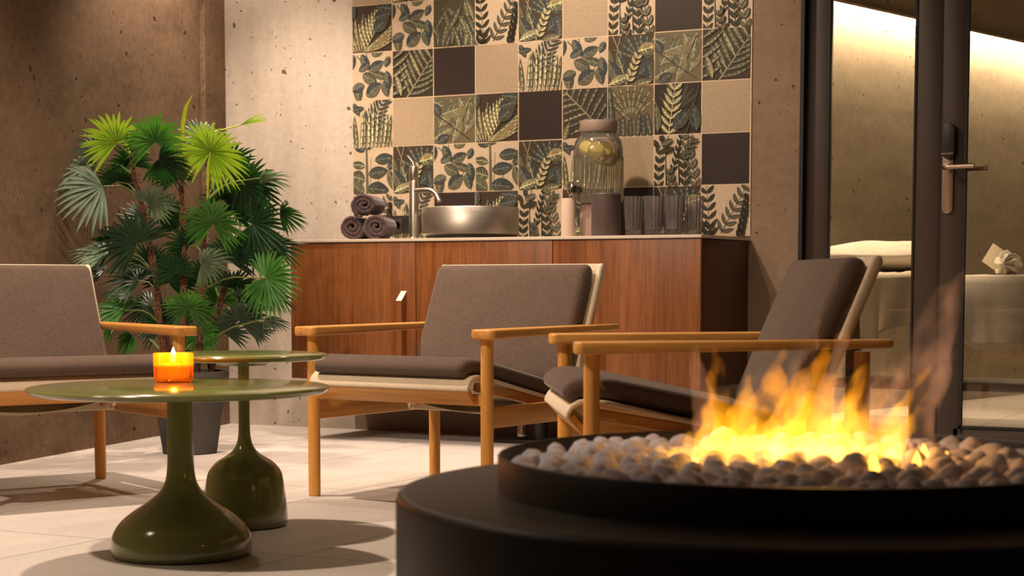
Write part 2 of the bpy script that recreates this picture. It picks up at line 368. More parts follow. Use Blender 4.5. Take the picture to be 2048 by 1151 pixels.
# ---- botanical patchwork tiles, drawn leaf by leaf
def tile_wall():
    bm = bmesh.new(); cl = bm.loops.layers.color.new('print'); uvl = bm.loops.layers.uv.new('leaf')
    pitch = 2.012 / 9; gap = .0046; X0 = -4.578; Z0 = .912; Y = YW
    st = {'q': 0}
    BEIGE = (.68, .60, .50); DARK = (.20, .155, .142); CREAM = (.78, .70, .60)
    BLUE = (.235, .255, .25); SAGE = (.38, .375, .295); YEL = (.58, .52, .37); PALE = (.58, .55, .42); OLV = (.16, .155, .105); GRY = (.29, .29, .24); BRN = (.24, .19, .16)
    def quad(pts, c, lay, uv=None):
        # clip to unit square
        P = [(p[0], p[1], *(uv[i] if uv else (0, 0))) for i, p in enumerate(pts)]
        for ax, lim, sg in ((0, 0, 1), (0, 1, -1), (1, 0, 1), (1, 1, -1)):
            Q = []
            for i in range(len(P)):
                a, b = P[i], P[(i + 1) % len(P)]; da, db = (a[ax] - lim) * sg, (b[ax] - lim) * sg
                if da >= 0: Q.append(a)
                if (da > 0) != (db > 0) and abs(da - db) > 1e-9:
                    f = da / (da - db); Q.append(tuple(a[k] + (b[k] - a[k]) * f for k in range(4)))
            P = Q
            if len(P) < 3: return
        x0, z0, s = st['x'], st['z'], st['s']
        y = Y - .0048 - lay * .00006
        vs = [bm.verts.new((x0 + p[0] * s, y, z0 + p[1] * s)) for p in P]
        f = bm.faces.new(vs)
        for l, p in zip(f.loops, P): l[cl] = (*c, 1); l[uvl].uv = (p[2], p[3])
    def leaf(x, y, ang, L, W, c, c2=None, edge=None, bend=0, fat=.45, stripes=5):
        c2 = c2 or tuple(k * 1.35 for k in c); st['q'] += 1; lay = st['q']; n = 9; seed = rnd.random() * 9
        def pt(t, side, ex=0):
            a = R(ang + bend * t)
            cxn = x + math.cos(R(ang + bend * t * .5)) * L * t; cyn = y + math.sin(R(ang + bend * t * .5)) * L * t
            w_ = W * (math.sin(PI * min(1, t ** (.75 + fat * .3))) ** .8 if 0 < t < 1 else 0) + ex * (1 if t < 1 else .5)
            return (cxn - math.sin(a) * w_ * side, cyn + math.cos(a) * w_ * side)
        e = edge or tuple(k * .62 for k in c)
        for k in range(n):
            t0, t1 = k / n, (k + 1) / n
            quad([pt(t0, -1, .006), pt(t1, -1, .006), pt(t1, 1, .006), pt(t0, 1, .006)], e, lay)
        st['q'] += 1; lay = st['q']
        for k in range(n):
            t0, t1 = k / n, (k + 1) / n
            quad([pt(t0, 0), pt(t1, 0), pt(t1, 1), pt(t0, 1)], c, lay, [(t0 * L * 8 + seed, 0), (t1 * L * 8 + seed, 0), (t1 * L * 8 + seed, 1), (t0 * L * 8 + seed, 1)])
            quad([pt(t0, -1), pt(t1, -1), pt(t1, 0), pt(t0, 0)], c2, lay, [(t0 * L * 8 + seed, 1), (t1 * L * 8 + seed, 1), (t1 * L * 8 + seed, 0), (t0 * L * 8 + seed, 0)])
        if W > .035:   # brush strokes: pale veins
            st['q'] += 1; lay = st['q']; v = tuple(min(1, k * 1.9 + .03) for k in c)
            for k in range(1, stripes + 1):
                t = k / (stripes + 1)
                for sd in (1, -1):
                    a, b = pt(t, 0), pt(min(1, t + .16), sd * .86)
                    dx, dy = b[1] - a[1], a[0] - b[0]; l = math.hypot(dx, dy) or 1; dx, dy = dx / l * .006, dy / l * .006
                    quad([(a[0] - dx, a[1] - dy), (b[0], b[1]), (a[0] + dx, a[1] + dy)], v if rnd.random() < .7 else e, lay)
            for k in range(n):
                t0, t1 = k / n, (k + 1) / n; q0, q1 = pt(t0, 0), pt(t1, 0)
                a = R(ang + bend * t0); dx, dy = -math.sin(a) * .007, math.cos(a) * .007
                quad([(q0[0] - dx, q0[1] - dy), (q1[0] - dx, q1[1] - dy), (q1[0] + dx, q1[1] + dy), (q0[0] + dx, q0[1] + dy)], v, lay)
    def stem(x0, y0, x1, y1, w_, c):
        st['q'] += 1; dx, dy = y1 - y0, x0 - x1; l = math.hypot(dx, dy); dx, dy = dx / l * w_, dy / l * w_
        quad([(x0 - dx, y0 - dy), (x1 - dx * .6, y1 - dy * .6), (x1 + dx * .6, y1 + dy * .6), (x0 + dx, y0 + dy)], c, st['q'])
    def feather(x, y, ang, L, n, ll, lw, c, c2, spread=50, mid=None):
        stem(x, y, x + math.cos(R(ang)) * L, y + math.sin(R(ang)) * L, .012, mid or tuple(k * 1.3 for k in c2))
        for k in range(n):
            t = (k + .5) / n; px_, py_ = x + math.cos(R(ang)) * L * t, y + math.sin(R(ang)) * L * t
            for sd in (1, -1):
                s_ = ll * (1 - .45 * t) * rnd.uniform(.9, 1.1)
                leaf(px_, py_, ang + sd * (spread + 8 * (1 - t)), s_, lw, rnd.choice((c, c2)), rnd.choice((c, c2)), bend=-sd * 18)
    def sprig(x, y, ang, L, n, ll, lw, c, spread=52):
        stem(x, y, x + math.cos(R(ang)) * L, y + math.sin(R(ang)) * L, .007, tuple(k * .7 for k in c))
        for k in range(n):
            t = (k + .3) / n
            for sd in (1, -1):
                leaf(x + math.cos(R(ang)) * L * t, y + math.sin(R(ang)) * L * t, ang + sd * spread, ll * (1 - .25 * t), lw, c, bend=-sd * 20)
    def fan(x, y, a0, a1, n, L, W, c, c2):
        for k in range(n): leaf(x, y, a0 + (a1 - a0) * k / (n - 1), L * rnd.uniform(.85, 1.05), W, c if k % 2 else c2, c2 if k % 2 else c)
    def bg(c): quad([(0, 0), (1, 0), (1, 1), (0, 1)], c, 0)
    def T(kind):
        if kind == 'e': bg(BEIGE)
        elif kind == 'd': bg(DARK)
        elif kind == 'A':
            bg((.25, .205, .165))
            for k in range(6): leaf(.05 + .05 * k, .02 + .0 * k, 150 - 12 * k, .8, .05, SAGE, YEL, bend=-30)
            for k in range(8): leaf(.36 + .05 * k, .03 + .09 * k, 118 - 3 * k, .62 - .04 * k, .045, PALE if k % 2 else YEL, SAGE, bend=-18)
            for k in range(5): leaf(.30 + .04 * k, .02 + .03 * k, 6 + 5 * k, .8, .045, SAGE, YEL, bend=22)
            stem(.3, 0, .72, .62, .015, PALE)
            leaf(.55, .42, 42, .52, .15, BLUE, GRY); leaf(.55, .72, 12, .5, .13, BLUE, GRY); leaf(.62, .95, -8, .45, .12, BLUE, GRY)
            leaf(-.02, .7, 80, .35, .1, BLUE, GRY)
        elif kind == 'B':
            bg(CREAM)
            stem(.1, .95, .45, .62, .012, GRY); stem(.35, 1, .5, .25, .01, GRY); stem(.45, .62, .95, .5, .01, GRY); stem(.8, .55, .62, .2, .01, GRY)
            for a in ((.04, .98, -110, .42, .1), (.22, .98, -60, .42, .1), (.16, .62, 30, .32, .08), (.5, .93, 40, .4, .13), (.42, .62, 25, .42, .11), (.25, .55, -28, .42, .12),
                      (.5, .56, -15, .44, .08), (.86, .6, -80, .42, .1), (.12, .36, -85, .42, .11), (.35, .08, 35, .45, .14), (.3, .32, 200, .36, .1), (.78, .38, -70, .36, .1), (.95, .9, -120, .25, .07)):
                leaf(*a[:3], a[3], a[4], rnd.choice((BLUE, GRY, BLUE)), SAGE)
        elif kind == 'C':
            bg((.29, .265, .205))
            for k in range(26): leaf(rnd.uniform(0, 1), rnd.uniform(-.15, .6), rnd.choice((70, 95, 120, 55)) + rnd.uniform(-12, 12), rnd.uniform(.35, .6), rnd.uniform(.05, .08), rnd.choice((SAGE, GRY, GRY)), BLUE if rnd.random() < .4 else SAGE)
        elif kind == 'D':
            bg(CREAM)
            sprig(.2, -.05, 95, 1.2, 7, .25, .036, OLV, 58); sprig(.42, .05, 60, 1.1, 7, .25, .032, GRY, 58); sprig(.80, -.1, 78, .9, 7, .2, .028, (.11, .11, .08), 34); sprig(.0, -.1, 60, .4, 3, .2, .034, OLV)
        elif kind == 'E':
            bg((.27, .225, .18))
            fan(.72, .5, 20, 160, 9, .62, .055, BLUE, GRY)
            leaf(.66, .66, 12, .42, .13, YEL, SAGE)
            leaf(.1, .1, 105, .85, .13, GRY, SAGE); leaf(.42, .0, 108, .72, .13, SAGE, BLUE); leaf(.0, .5, -60, .62, .14, BLUE, SAGE)
            leaf(.68, .2, 35, .42, .15, BLUE, GRY); leaf(.95, .05, 100, .4, .1, BLUE, GRY); leaf(.02, .02, 20, .5, .1, PALE, SAGE); leaf(.5, -.05, 15, .5, .09, SAGE, PALE)
            stem(.1, 1, .3, .55, .012, PALE); stem(.28, 1, .18, .6, .01, PALE)
            sprig(.44, .05, 68, .6, 5, .17, .035, PALE)
        elif kind == 'F':
            bg(CREAM)
            for x in (.27, .55):
                stem(x, 0, x - .02, .55, .018, (.07, .07, .055)); stem(x - .02, .55, x + .03, 1, .014, (.07, .07, .055))
            sprig(.08, -.1, 86, .85, 5, .20, .036, OLV, 46); sprig(.40, .25, 76, .8, 6, .15, .020, OLV, 40); sprig(.70, -.05, 97, .7, 4, .22, .036, OLV, 42); sprig(.95, -.1, 104, 1.2, 6, .22, .040, GRY, 44); leaf(.12, .78, 140, .22, .05, OLV); leaf(.16, .80, 25, .28, .055, GRY); leaf(.2, .68, 15, .26, .05, OLV); leaf(.15, .88, 75, .2, .045, OLV); sprig(.62, .5, 58, .5, 4, .18, .030, GRY, 44); sprig(.42, -.1, 100, .45, 3, .19, .034, GRY, 44)
        elif kind == 'G':
            bg(CREAM)
            feather(.35, .3, 58, .95, 9, .42, .026, GRY, BLUE)
            for k in range(11): leaf(.02 + .095 * k, -.08, 96 - 2.2 * k + rnd.uniform(-7, 7), rnd.uniform(.7, .98), .042, rnd.choice((SAGE, PALE)), rnd.choice((GRY, SAGE)))
            leaf(.02, .95, -60, .3, .06, BLUE, GRY); leaf(.0, .8, 10, .3, .05, BLUE, GRY)
        elif kind == 'H':
            bg((.42, .38, .29))
            for a in ((.0, .9, -30, .6, .16), (.1, .3, 62, .7, .18), (.45, .0, 75, .9, .16), (.2, .62, 15, .8, .17), (.62, .95, -60, .6, .14), (.75, .2, 70, .7, .15), (-.05, .1, 25, .6, .15), (.9, .95, -100, .6, .13)):
                leaf(*a, SAGE, tuple(k * .85 for k in PALE))
            leaf(.08, .02, 28, .34, .1, BLUE, GRY); stem(.1, .6, .9, .05, .009, OLV); stem(.9, .9, .7, .45, .012, OLV); leaf(.0, .85, -60, .3, .1, BLUE, GRY)
        elif kind == 'I':
            bg((.44, .38, .28))
            for k in range(8): leaf(.5, .3, 40 + 14 * k, .85, .05, tuple(x * .9 for x in SAGE), (.40, .36, .26))
            for k in range(7): leaf(.05 + .15 * k, -.08, 90 + rnd.uniform(-14, 14), rnd.uniform(.4, .62), .055, BLUE if k % 2 else GRY, GRY)
            leaf(.1, .1, 95, .95, .08, GRY, BLUE)
        elif kind == 'J':
            bg((.19, .155, .125))
            fan(.52, .5, 35, 150, 8, .6, .035, GRY, BLUE)
            feather(.3, -.05, 82, 1.15, 8, .34, .04, YEL, PALE)
            leaf(.42, .1, 48, .5, .14, BLUE, GRY); leaf(.92, .05, 100, .55, .13, BLUE, GRY); leaf(.08, .05, 95, .6, .1, GRY, SAGE); stem(.7, 0, .98, 1, .012, GRY)
        elif kind == 'K':
            bg(CREAM)
            stem(.36, 0, .34, 1, .04, SAGE); stem(.42, 0, .46, .8, .018, PALE); stem(.58, .2, .95, .7, .008, GRY)
            leaf(.33, .95, 60, .36, .12, BLUE, GRY); leaf(.3, .92, 140, .4, .12, BLUE, GRY)
            leaf(.55, .72, 6, .5, .12, BLUE, GRY); leaf(.38, .42, 8, .52, .13, BLUE, GRY); leaf(.36, .12, -6, .56, .16, BLUE, GRY)
            leaf(.3, .3, 165, .4, .16, SAGE, GRY); leaf(.28, .02, 150, .4, .14, GRY, SAGE); leaf(.3, .6, 170, .35, .08, SAGE, GRY); leaf(.92, .5, -75, .45, .1, GRY, SAGE); leaf(.88, .52, 40, .3, .07, BLUE, GRY)
        elif kind == 'P':
            bg((.24, .20, .155))
            stem(.35, 0, 1.0, .85, .016, PALE)
            for k in range(7): leaf(.42 + .09 * k, .08 + .12 * k, 118 + 2 * k, .72 - .03 * k, .05, SAGE if k % 2 else GRY, PALE if k % 3 == 0 else SAGE, bend=-14)
            for k in range(6): leaf(.4 + .1 * k, .06 + .13 * k, 5 + 4 * k, .62, .042, GRY, SAGE, bend=20)
            for k in range(5): leaf(-.05 + .02 * k, .05 + .2 * k, 20 + 3 * k, .5, .045, SAGE, GRY, bend=12)
            leaf(.22, .04, 108, .5, .07, SAGE, PALE)
        elif kind == 'Q':
            bg((.26, .215, .17))
            stem(.05, .95, 1.0, .05, .016, PALE)
            for k in range(8): leaf(.1 + .11 * k, .9 - .1 * k, 182 + 2 * k, .62, .045, GRY if k % 2 else SAGE, BLUE, bend=14)
            for k in range(8): leaf(.1 + .11 * k, .92 - .1 * k, 80 - 3 * k, .62, .042, GRY, SAGE if k % 2 else BLUE, bend=-14)
            leaf(.02, -.05, 70, .4, .08, SAGE, GRY)
    rows = ['GKPEAHCBF'[:9], 'FADHBCPEK', 'eEGBPAHCD',          # above the picture
            'eECBPeFeG', 'ABCDEeFdF', 'BPdeGBEHP', 'GeHAdQIJe', 'KEBKEGeFd', 'DGdAFEdED']
    nr = len(rows)
    for ri, row in enumerate(rows):
        for ci, kind in enumerate(row):
            st['x'] = X0 + ci * pitch + gap / 2; st['z'] = Z0 + (nr - 1 - ri) * .2235 + gap / 2; st['s'] = pitch - gap
            if st['z'] + .22 > 2.89: continue
            rnd.seed({'A': 3}.get(kind, ord(kind))); st['q'] = 0
            T(kind)
            # tile body behind the print
            x, z, s = st['x'], st['z'], st['s']
            q = [bm.verts.new(p) for p in ((x, Y - .0046, z), (x + s, Y - .0046, z), (x + s, Y - .0046, z + s), (x, Y - .0046, z + s), (x, Y, z), (x + s, Y, z), (x + s, Y, z + s), (x, Y, z + s))]
            for fa in ((0, 1, 2, 3), (0, 4, 5, 1), (1, 5, 6, 2), (2, 6, 7, 3), (3, 7, 4, 0)):
                f = bm.faces.new([q[k] for k in fa])
                for l in f.loops: l[cl] = (.6, .52, .42, 1)
    # grout bed
    for zz in (.912,):
        q = [bm.verts.new(p) for p in ((X0, Y - .0042, .912), (-2.562, Y - .0042, .912), (-2.562, Y - .0042, 2.70), (X0, Y - .0042, 2.70))]
        f = bm.faces.new(q)
        for l in f.loops: l[cl] = (.86, .76, .64, 1)
    for f in bm.faces:
        if f.normal.y > .5: f.normal_flip()
    me = bpy.data.meshes.new('wall_tiles'); bm.to_mesh(me); bm.free()
    m, t, b = nt('printed_ceramic')
    vc = N(t, 'ShaderNodeVertexColor', layer_name='print'); uv = N(t, 'ShaderNodeUVMap', uv_map='leaf')
    mp = N(t, 'ShaderNodeMapping'); mp.inputs['Scale'].default_value = (3.5, 1.6, 1); t.links.new(uv.outputs[0], mp.inputs[0])
    n1 = N(t, 'ShaderNodeTexNoise', Scale=2.0, Detail=3, Roughness=.7); t.links.new(mp.outputs[0], n1.inputs[0])
    v = coord(t); n2 = N(t, 'ShaderNodeTexNoise', Scale=130, Detail=3); t.links.new(v, n2.inputs[0])
    base = mix(t, 1.0, vc.outputs[0], ramp(t, n1.outputs[0], [(.32, (.72,) * 3), (.5, (1, 1, 1)), (.68, (1.35, 1.3, 1.18))]), 'MULTIPLY')
    base = mix(t, 1.0, base, ramp(t, n2.outputs[0], [(.35, (.86,) * 3), (.62, (1.06,) * 3)]), 'MULTIPLY')
    t.links.new(base, b.inputs['Base Color']); b.inputs['Roughness'].default_value = .55; b.inputs['Specular IOR Level'].default_value = .3
    me.materials.append(m)
    o = bpy.data.objects.new('wall_tiles', me); col.objects.link(o)
    struct(o, 'patchwork of botanical, beige and dark square wall tiles')
rnd = random.Random(5)
tile_wall()

# ------------------------------------------------------------------ glazed screen and door
DX = [-2.333, -2.315, -2.226, -1.849, -1.748, -1.742, -1.650]
M_pane = thin_glass('window_glass', (.86, .84, .80), 1.0, 0, 1.5)
w1 = struct(MB().box(((DX[1] + DX[2]) / 2, YW + .03, 1.4), (DX[2] - DX[1], .08, 2.8), bev=.004).box((-2.038, YW + .03, 2.76), (.5, .08, .09), bev=.004)
            .box((-2.038, YW + .03, .045), (.5, .08, .09), bev=.004).box(((DX[3] + DX[4]) / 2, YW + .03, 1.4), (DX[4] - DX[3], .08, 2.8), bev=.004).build('window_1', M_frame), 'fixed glazed side panel in bronze frame')
MB().box((-2.038, YW + .035, 1.4), (.385, .012, 2.64)).build('pane', M_pane, w1)
MB().box((-2.221, YW + .0, 1.4), (.010, .03, 2.64)).box((-1.853, YW + .0, 1.4), (.008, .03, 2.64)).box((-2.324, YW + .0, 1.4), (.016, .10, 2.8)).box((-1.745, YW + .02, 1.4), (.006, .06, 2.8)).build('gasket', M_gasket, w1)
dr = struct(MB().box(((DX[5] + DX[6]) / 2, YW + .025, 1.4), (DX[6] - DX[5], .07, 2.76), bev=.004).box((-1.15, YW + .025, .062), (1.05, .07, .11), bev=.004)
            .box((-1.15, YW + .025, 2.74), (1.05, .07, .09), bev=.004).box((-.68, YW + .025, 1.4), (.09, .07, 2.76), bev=.004).build('door_1', M_frame), 'glazed door leaf in bronze frame with lever handle')
MB().box((-1.19, YW + .03, 1.4), (.93, .012, 2.6)).build('pane', M_pane, dr)
MB().box((-1.644, YW - .005, 1.4), (.012, .025, 2.60)).box((-1.19, YW - .005, .12), (.93, .025, .010)).build('gasket', M_gasket, dr)
slabobj('window_2', -.62, .4, YW - .0, YW + .08, 0, 2.8, M_frame)
M_nickel = plain('satin_nickel', (.50, .38, .29), .34, 1)
def rr_plate(xc, zc, w_, h_, y0, y1, mat, name, par, bev=.002):
    pts = []
    for k in range(13): a = PI * k / 12; pts.append((xc + w_ / 2 * math.cos(a), zc + h_ / 2 - w_ / 2 + w_ / 2 * math.sin(a)))
    for k in range(13): a = PI + PI * k / 12; pts.append((xc + w_ / 2 * math.cos(a), zc - h_ / 2 + w_ / 2 + w_ / 2 * math.sin(a)))
    return MB().prism(pts, 0, y0 - y1, bev, fn=lambda v: Vector((v.x, y0 - v.z, v.y))).build(name, mat, par)
pl = rr_plate(-1.712, 1.165, .046, .345, YW - .010, YW - .020, M_nickel, 'lock_plate', dr)
rr_plate(-1.708, 1.285, .052, .145, YW - .018, YW - .040, M_black, 'card_reader', dr)
tx = bpy.data.curves.new('maker_lettering', 'FONT'); tx.body = 'ASSA ABLOY'; tx.size = .0088; tx.extrude = .0003; tx.align_x = 'CENTER'
to = bpy.data.objects.new('maker_lettering', tx); col.objects.link(to); to.data.materials.append(plain('pale_print', (.6, .5, .42), .5)); to.parent = dr
to.location = (-1.711, YW - .0408, 1.231); to.rotation_euler = (PI / 2, 0, 0)
MB().tube([(-1.716, YW - .018, 1.178), (-1.716, YW - .055, 1.178), (-1.708, YW - .066, 1.178), (-1.695, YW - .07, 1.178), (-1.595, YW - .07, 1.180)], .0105, 16).build('lever_handle', M_nickel, dr)
MB().tube([(-1.716, YW + .06, 1.178), (-1.716, YW + .115, 1.178), (-1.70, YW + .13, 1.178), (-1.585, YW + .13, 1.180)], .0105, 16).build('lever_handle', M_nickel, dr)
struct(MB().lathe([(.017, 0), (.017, .006), (.012, .008)], n=20).build('handle_rose', M_nickel), None).parent = dr
bpy.data.objects['handle_rose'].location = (-1.716, YW - .02, 1.178); bpy.data.objects['handle_rose'].rotation_euler = (PI / 2, 0, 0)
del bpy.data.objects['handle_rose']['kind']

# ------------------------------------------------------------------ treatment room
d_ = Vector((.59, 2.19)).normalized()
p0 = Vector((-2.833, 9.206)) - d_ * 1.75; p1 = Vector((-2.833, 9.206)) + d_ * 4.2
nn = Vector((d_.y, -d_.x))
mb = MB(); mb.loft([[(*p0, z), (*p1, z), (*(p1 - nn * .2), z), (*(p0 - nn * .2), z)] for z in (0, 2.9)])
struct(mb.build('wall_treatment_room', MC_room, smooth=0), 'sand concrete wall of the treatment room behind glass')
slabobj('wall_treatment_far', -2.6, 3, 12.6, 12.8, 0, 2.9, MC_room)
slabobj('wall_treatment_right', 2.0, 2.2, 7.2, 12.8, 0, 2.9, MC_room)
a_ = math.atan2(d_.y, d_.x)
ls = empty('led_strip', (*(Vector((-2.833, 9.206)) + d_ * 1.2 + nn * .016), 2.2), a_)
tag(ls, 'glowing warm light strip running along the treatment room wall', 'light strip')
MB().box((0, 0, .008), (5.7, .03, .014)).build('profile', plain('white_profile', (.7, .6, .5), .5), ls)
MB().box((0, 0, -.012), (5.7, .022, .026)).build('diffuser', emit('led_diffuser', (1.0, .78, .52), 30), ls)

# ------------------------------------------------------------------ treatment table with linen
def cloth_grid(nx, ny, fn, name, mat, parent=None, thick=.004, cyc=False):
    bm = bmesh.new(); v = [[bm.verts.new(fn(i / (nx - 1), j / (ny - 1))) for j in range(ny)] for i in range(nx)]
    for i in range(nx - 1):
        for j in range(ny - 1): bm.faces.new((v[i][j], v[i + 1][j], v[i + 1][j + 1], v[i][j + 1]))
    me = bpy.data.meshes.new(name); bm.to_mesh(me); bm.free(); me.materials.append(mat); me.shade_smooth()
    o = bpy.data.objects.new(name, me); col.objects.link(o)
    if parent is not None: o.parent = parent
    if thick:
        md = o.modifiers.new('thickness', 'SOLIDIFY'); md.thickness = thick; md.offset = 1
    return o
bed = empty('massage_table', (-1.75, 8.62, 0)); tag(bed, 'padded massage table under white linen behind the glass', 'massage table')
MB().box((0, 0, .69), (1.95, .70, .10), bev=.03, seg=3).build('padded_top', M_linen, bed)
MB().box((0, 0, .60), (1.85, .62, .07), bev=.01).box((0, 0, .22), (1.6, .5, .04), bev=.01).build('frame', M_walnut_d, bed)
for sx in (-1, 1):
    for sy in (-1, 1): MB().box((sx * .82, sy * .26, .29), (.07, .07, .58), bev=.008).build('leg', M_walnut_d, bed)
# long sheet hanging over the front of the table
def sheet(u, v):
    x = -2.42 + 1.66 * u; s = v * 1.15
    wv = .007 * math.sin(u * 38 + 2 * noise.noise(Vector((u * 5, 0, 0)))) + .02 * noise.noise(Vector((u * 9, v * 3, 1)))
    drop = .06 + .04 * noise.noise(Vector((u * 2.4, 3, 0))) + .16 * min(1, max(0, (u - .22) / .15))
    if s < .75: return (x, 8.98 - s, .747 + .006 * noise.noise(Vector((u * 12, v * 9, 0))))
    k = (s - .75) / .40
    return (x + wv * k, 8.255 - .006 - .02 * math.sin(min(1, k * 3) * PI / 2) - abs(wv) * k, .745 - k * (drop + .12))
cs = cloth_grid(90, 30, sheet, 'table_sheet', M_linen); tag(cs, 'cream sheet hanging over the side of the massage table', 'sheet')
def blanket(u, v):
    x = -2.36 + .30 * u; s = v * 1.25
    if s < .72: return (x, 8.96 - s, .762 + .01 * noise.noise(Vector((u * 6, v * 9, 0))))
    k = (s - .72) / .53; low = .335 - .13 * abs(u - .12)
    return (x + .03 * k * math.sin(u * 9) - .06 * k * (u - .3), 8.205 - .006 * math.sin(u * 14) * k, .758 - k * low)
bl = cloth_grid(40, 40, blanket, 'blanket_runner', fabric('striped_blanket', (.70, .62, .52), (.6, .53, .44), 200, .2)); tag(bl, 'pale striped blanket draped over the near end of the massage table', 'blanket')
def pillow_obj(name, c, d, rz, mat, seed, pw=.55):
    bm = bmesh.new(); bmesh.ops.create_icosphere(bm, subdivisions=5, radius=1)
    for v in bm.verts:
        p = v.co; q = Vector([math.copysign(abs(k) ** e, k) for k, e in zip(p, (pw, pw, 1.0))])
        edge = max(abs(q.x), abs(q.y)); nz = noise.noise(Vector((q.x * 2.5 + seed, q.y * 2.5, q.z))) * .10 + noise.noise(Vector((q.x * 7 + seed, q.y * 7, q.z * 3))) * .05
        v.co = Vector((q.x * d[0] / 2, q.y * d[1] / 2, (q.z * (1 - .55 * edge ** 4) + nz) * d[2] / 2))
    me = bpy.data.meshes.new(name); bm.to_mesh(me); bm.free(); me.materials.append(mat); me.shade_smooth()
    o = bpy.data.objects.new(name, me); col.objects.link(o); o.location = c; o.rotation_euler = (0, 0, rz); return o
tag(pillow_obj('pillow', (-2.34, 8.64, .842), (.66, .56, .15), 0, M_linen, 3), 'white pillow at the left end of the massage table', 'pillow')
None and tag(pillow_obj('folded_duvet', (-2.30, 8.60, .868), (.50, .42, .05), .1, M_linen, 8), 'folded white cloth lying on top of the pillow', 'cloth')
# twisted towel on the bed
def towel_twist(c, sz, seed):
    bm = bmesh.new(); bmesh.ops.create_icosphere(bm, subdivisions=5, radius=1)
    for v in bm.verts:
        p = v.co.normalized(); a = math.atan2(p.z, p.x)
        r = 1 + .16 * math.sin(a * 7 + p.y * 3 + seed) + .25 * noise.noise(p * 1.6 + Vector((seed, 0, 0))) + .1 * noise.noise(p * 5)
        v.co = Vector((p.x * sz[0] * r, p.y * sz[1] * r, max(-.9, p.z * r) * sz[2]))
    me = bpy.data.meshes.new('crumpled_towel'); bm.to_mesh(me); bm.free(); me.materials.append(M_linen); me.shade_smooth()
    o = bpy.data.objects.new('crumpled_towel', me); col.objects.link(o); o.location = c; return o
tag(towel_twist((-1.72, 8.50, .800), (.055, .08, .055), 1), 'small white folded towel standing beside the door stile', 'towel')
tag(towel_twist((-1.53, 8.52, .798), (.095, .09, .058), 4), 'white crumpled towel heaped on the massage table', 'towel')
bx = MB().box((0, 0, 0), (.10, .004, .13), bev=.001).build('card', plain('cream_card', (.8, .7, .52), .6)); bx.location = (-1.80, 8.62, .83); bx.rotation_euler = (R(-35), R(35), R(20))
tag(bx, 'cream card leaning behind the towels on the massage table', 'card')

# ------------------------------------------------------------------ cabinet
CX0, CX1, CF, CB = -4.553, -2.566, 6.67, 7.245
cab = empty('wall_cabinet', ((CX0 + CX1) / 2, CF, .275)); tag(cab, 'wall-hung walnut cabinet with three doors under the botanical tiles', 'cabinet')
def cabp(mb, name, mat): 
    o = mb.build(name, mat, cab); o.location = (-(CX0 + CX1) / 2, -CF, -.275); return o
cabp(MB().box(((CX0 + CX1) / 2, (CF + .022 + CB) / 2, .5835), (CX1 - CX0 - .006, CB - CF - .022, .609), bev=.001), 'body', M_walnut_d)
g1, g2 = -3.895, -3.230
for a, b in ((CX0, g1 - .002), (g1 + .002, g2 - .002), (g2 + .002, CX1)):
    cabp(MB().box(((a + b) / 2, CF + .010, .583), (b - a, .02, .610), bev=.001), 'door', M_walnut)
mb = MB(); hx0, hx1, hz = -3.969, -3.942, .638
mb.loft([[(hx0, CF - .001, .30), (hx1, CF - .001, .30), (hx1, CF - .001, .672), (hx0, CF - .001, .672)], [(hx0, CF - .045, .30), (hx1, CF - .045, .30), (hx1, CF - .045, .632), (hx0, CF - .045, .632)]])
h = cabp(mb, 'handle', M_walnut)
mb = MB(); mb.box((0, 0, 0), (.028, .0615, .003)); o = mb.build('handle_cap', M_counter, h); o.location = ((hx0 + hx1) / 2, CF - .023, .6535); o.rotation_euler = (R(42.5), 0, 0)
wt = MB().box(((CX0 + CX1) / 2 - .001, (CF - .004 + CB) / 2, .8985), (CX1 - CX0 + .008, CB - CF + .004, .013), bev=.001).build('worktop', M_counter)
tag(wt, 'thin sand coloured worktop on the walnut cabinet', 'worktop')
# drain under the cabinet
dp = empty('drain_pipe', (-3.53, 6.98, 0)); tag(dp, 'chrome drain pipe under the walnut cabinet', 'pipe')
MB().lathe([(.014, .05), (.014, .28)], n=20).build('pipe', M_chrome, dp)
MB().lathe([(.024, .02), (.03, .022), (.022, .03), (.020, .09), (.015, .10)], n=24).build('collar', M_chrome, dp)
tr = MB().lathe([(.034, .0), (.034, .12), (.03, .125)], n=24).build('dark_trap', M_black, dp); tr.location = (.07, .04, 0)
MB().box((-.02, .02, .008), (.30, .16, .016), bev=.002).build('floor_plate', M_black, dp)

# ------------------------------------------------------------------ things on the worktop
WZ = .905
def spiral(x, z, seed, r1=.0615, turns=2.6, start=0, sq=1.0):
    rn = random.Random(seed); path = []
    n = int(turns * 26)
    for i in range(n + 1):
        t = i / n; th = start + t * turns * 2 * PI; r = .004 + (r1 - .0075 - .004) * t ** .85
        r *= 1 + .10 * noise.noise(Vector((math.cos(th) * 1.2 + seed, math.sin(th) * 1.2, t)))
        path.append((x + r * math.cos(th) * 1.03, z + r * math.sin(th) * sq))
    return path
def towel(name, x, z, y0, y1, seed, label, start=0, sq=.97, rz=.33):
    mb = MB(); yc = (y0 + y1) / 2
    mb.slab(spiral(0, 0, seed, start=start, sq=sq), y1 - y0, .0165, lambda a, b, w_: (a, w_, b), rc=.48, mat=M_towel)
    o = mb.build(name, M_towel, smooth=80); o.location = (x, yc, z); o.rotation_euler = (0, 0, rz)
    for v in o.data.vertices:
        k = v.co * 55; v.co += Vector((noise.noise(k), noise.noise(k + Vector((9, 0, 0))), noise.noise(k + Vector((0, 9, 0))))) * .0022
    tag(o, label, 'towel', 'rolled plum towels on the worktop'); return o
towel('rolled_towel', -4.342, WZ + .0585, 6.79, 7.02, 2, 'rolled plum-grey towel at bottom left of the stack by the pale wall', 2.6)
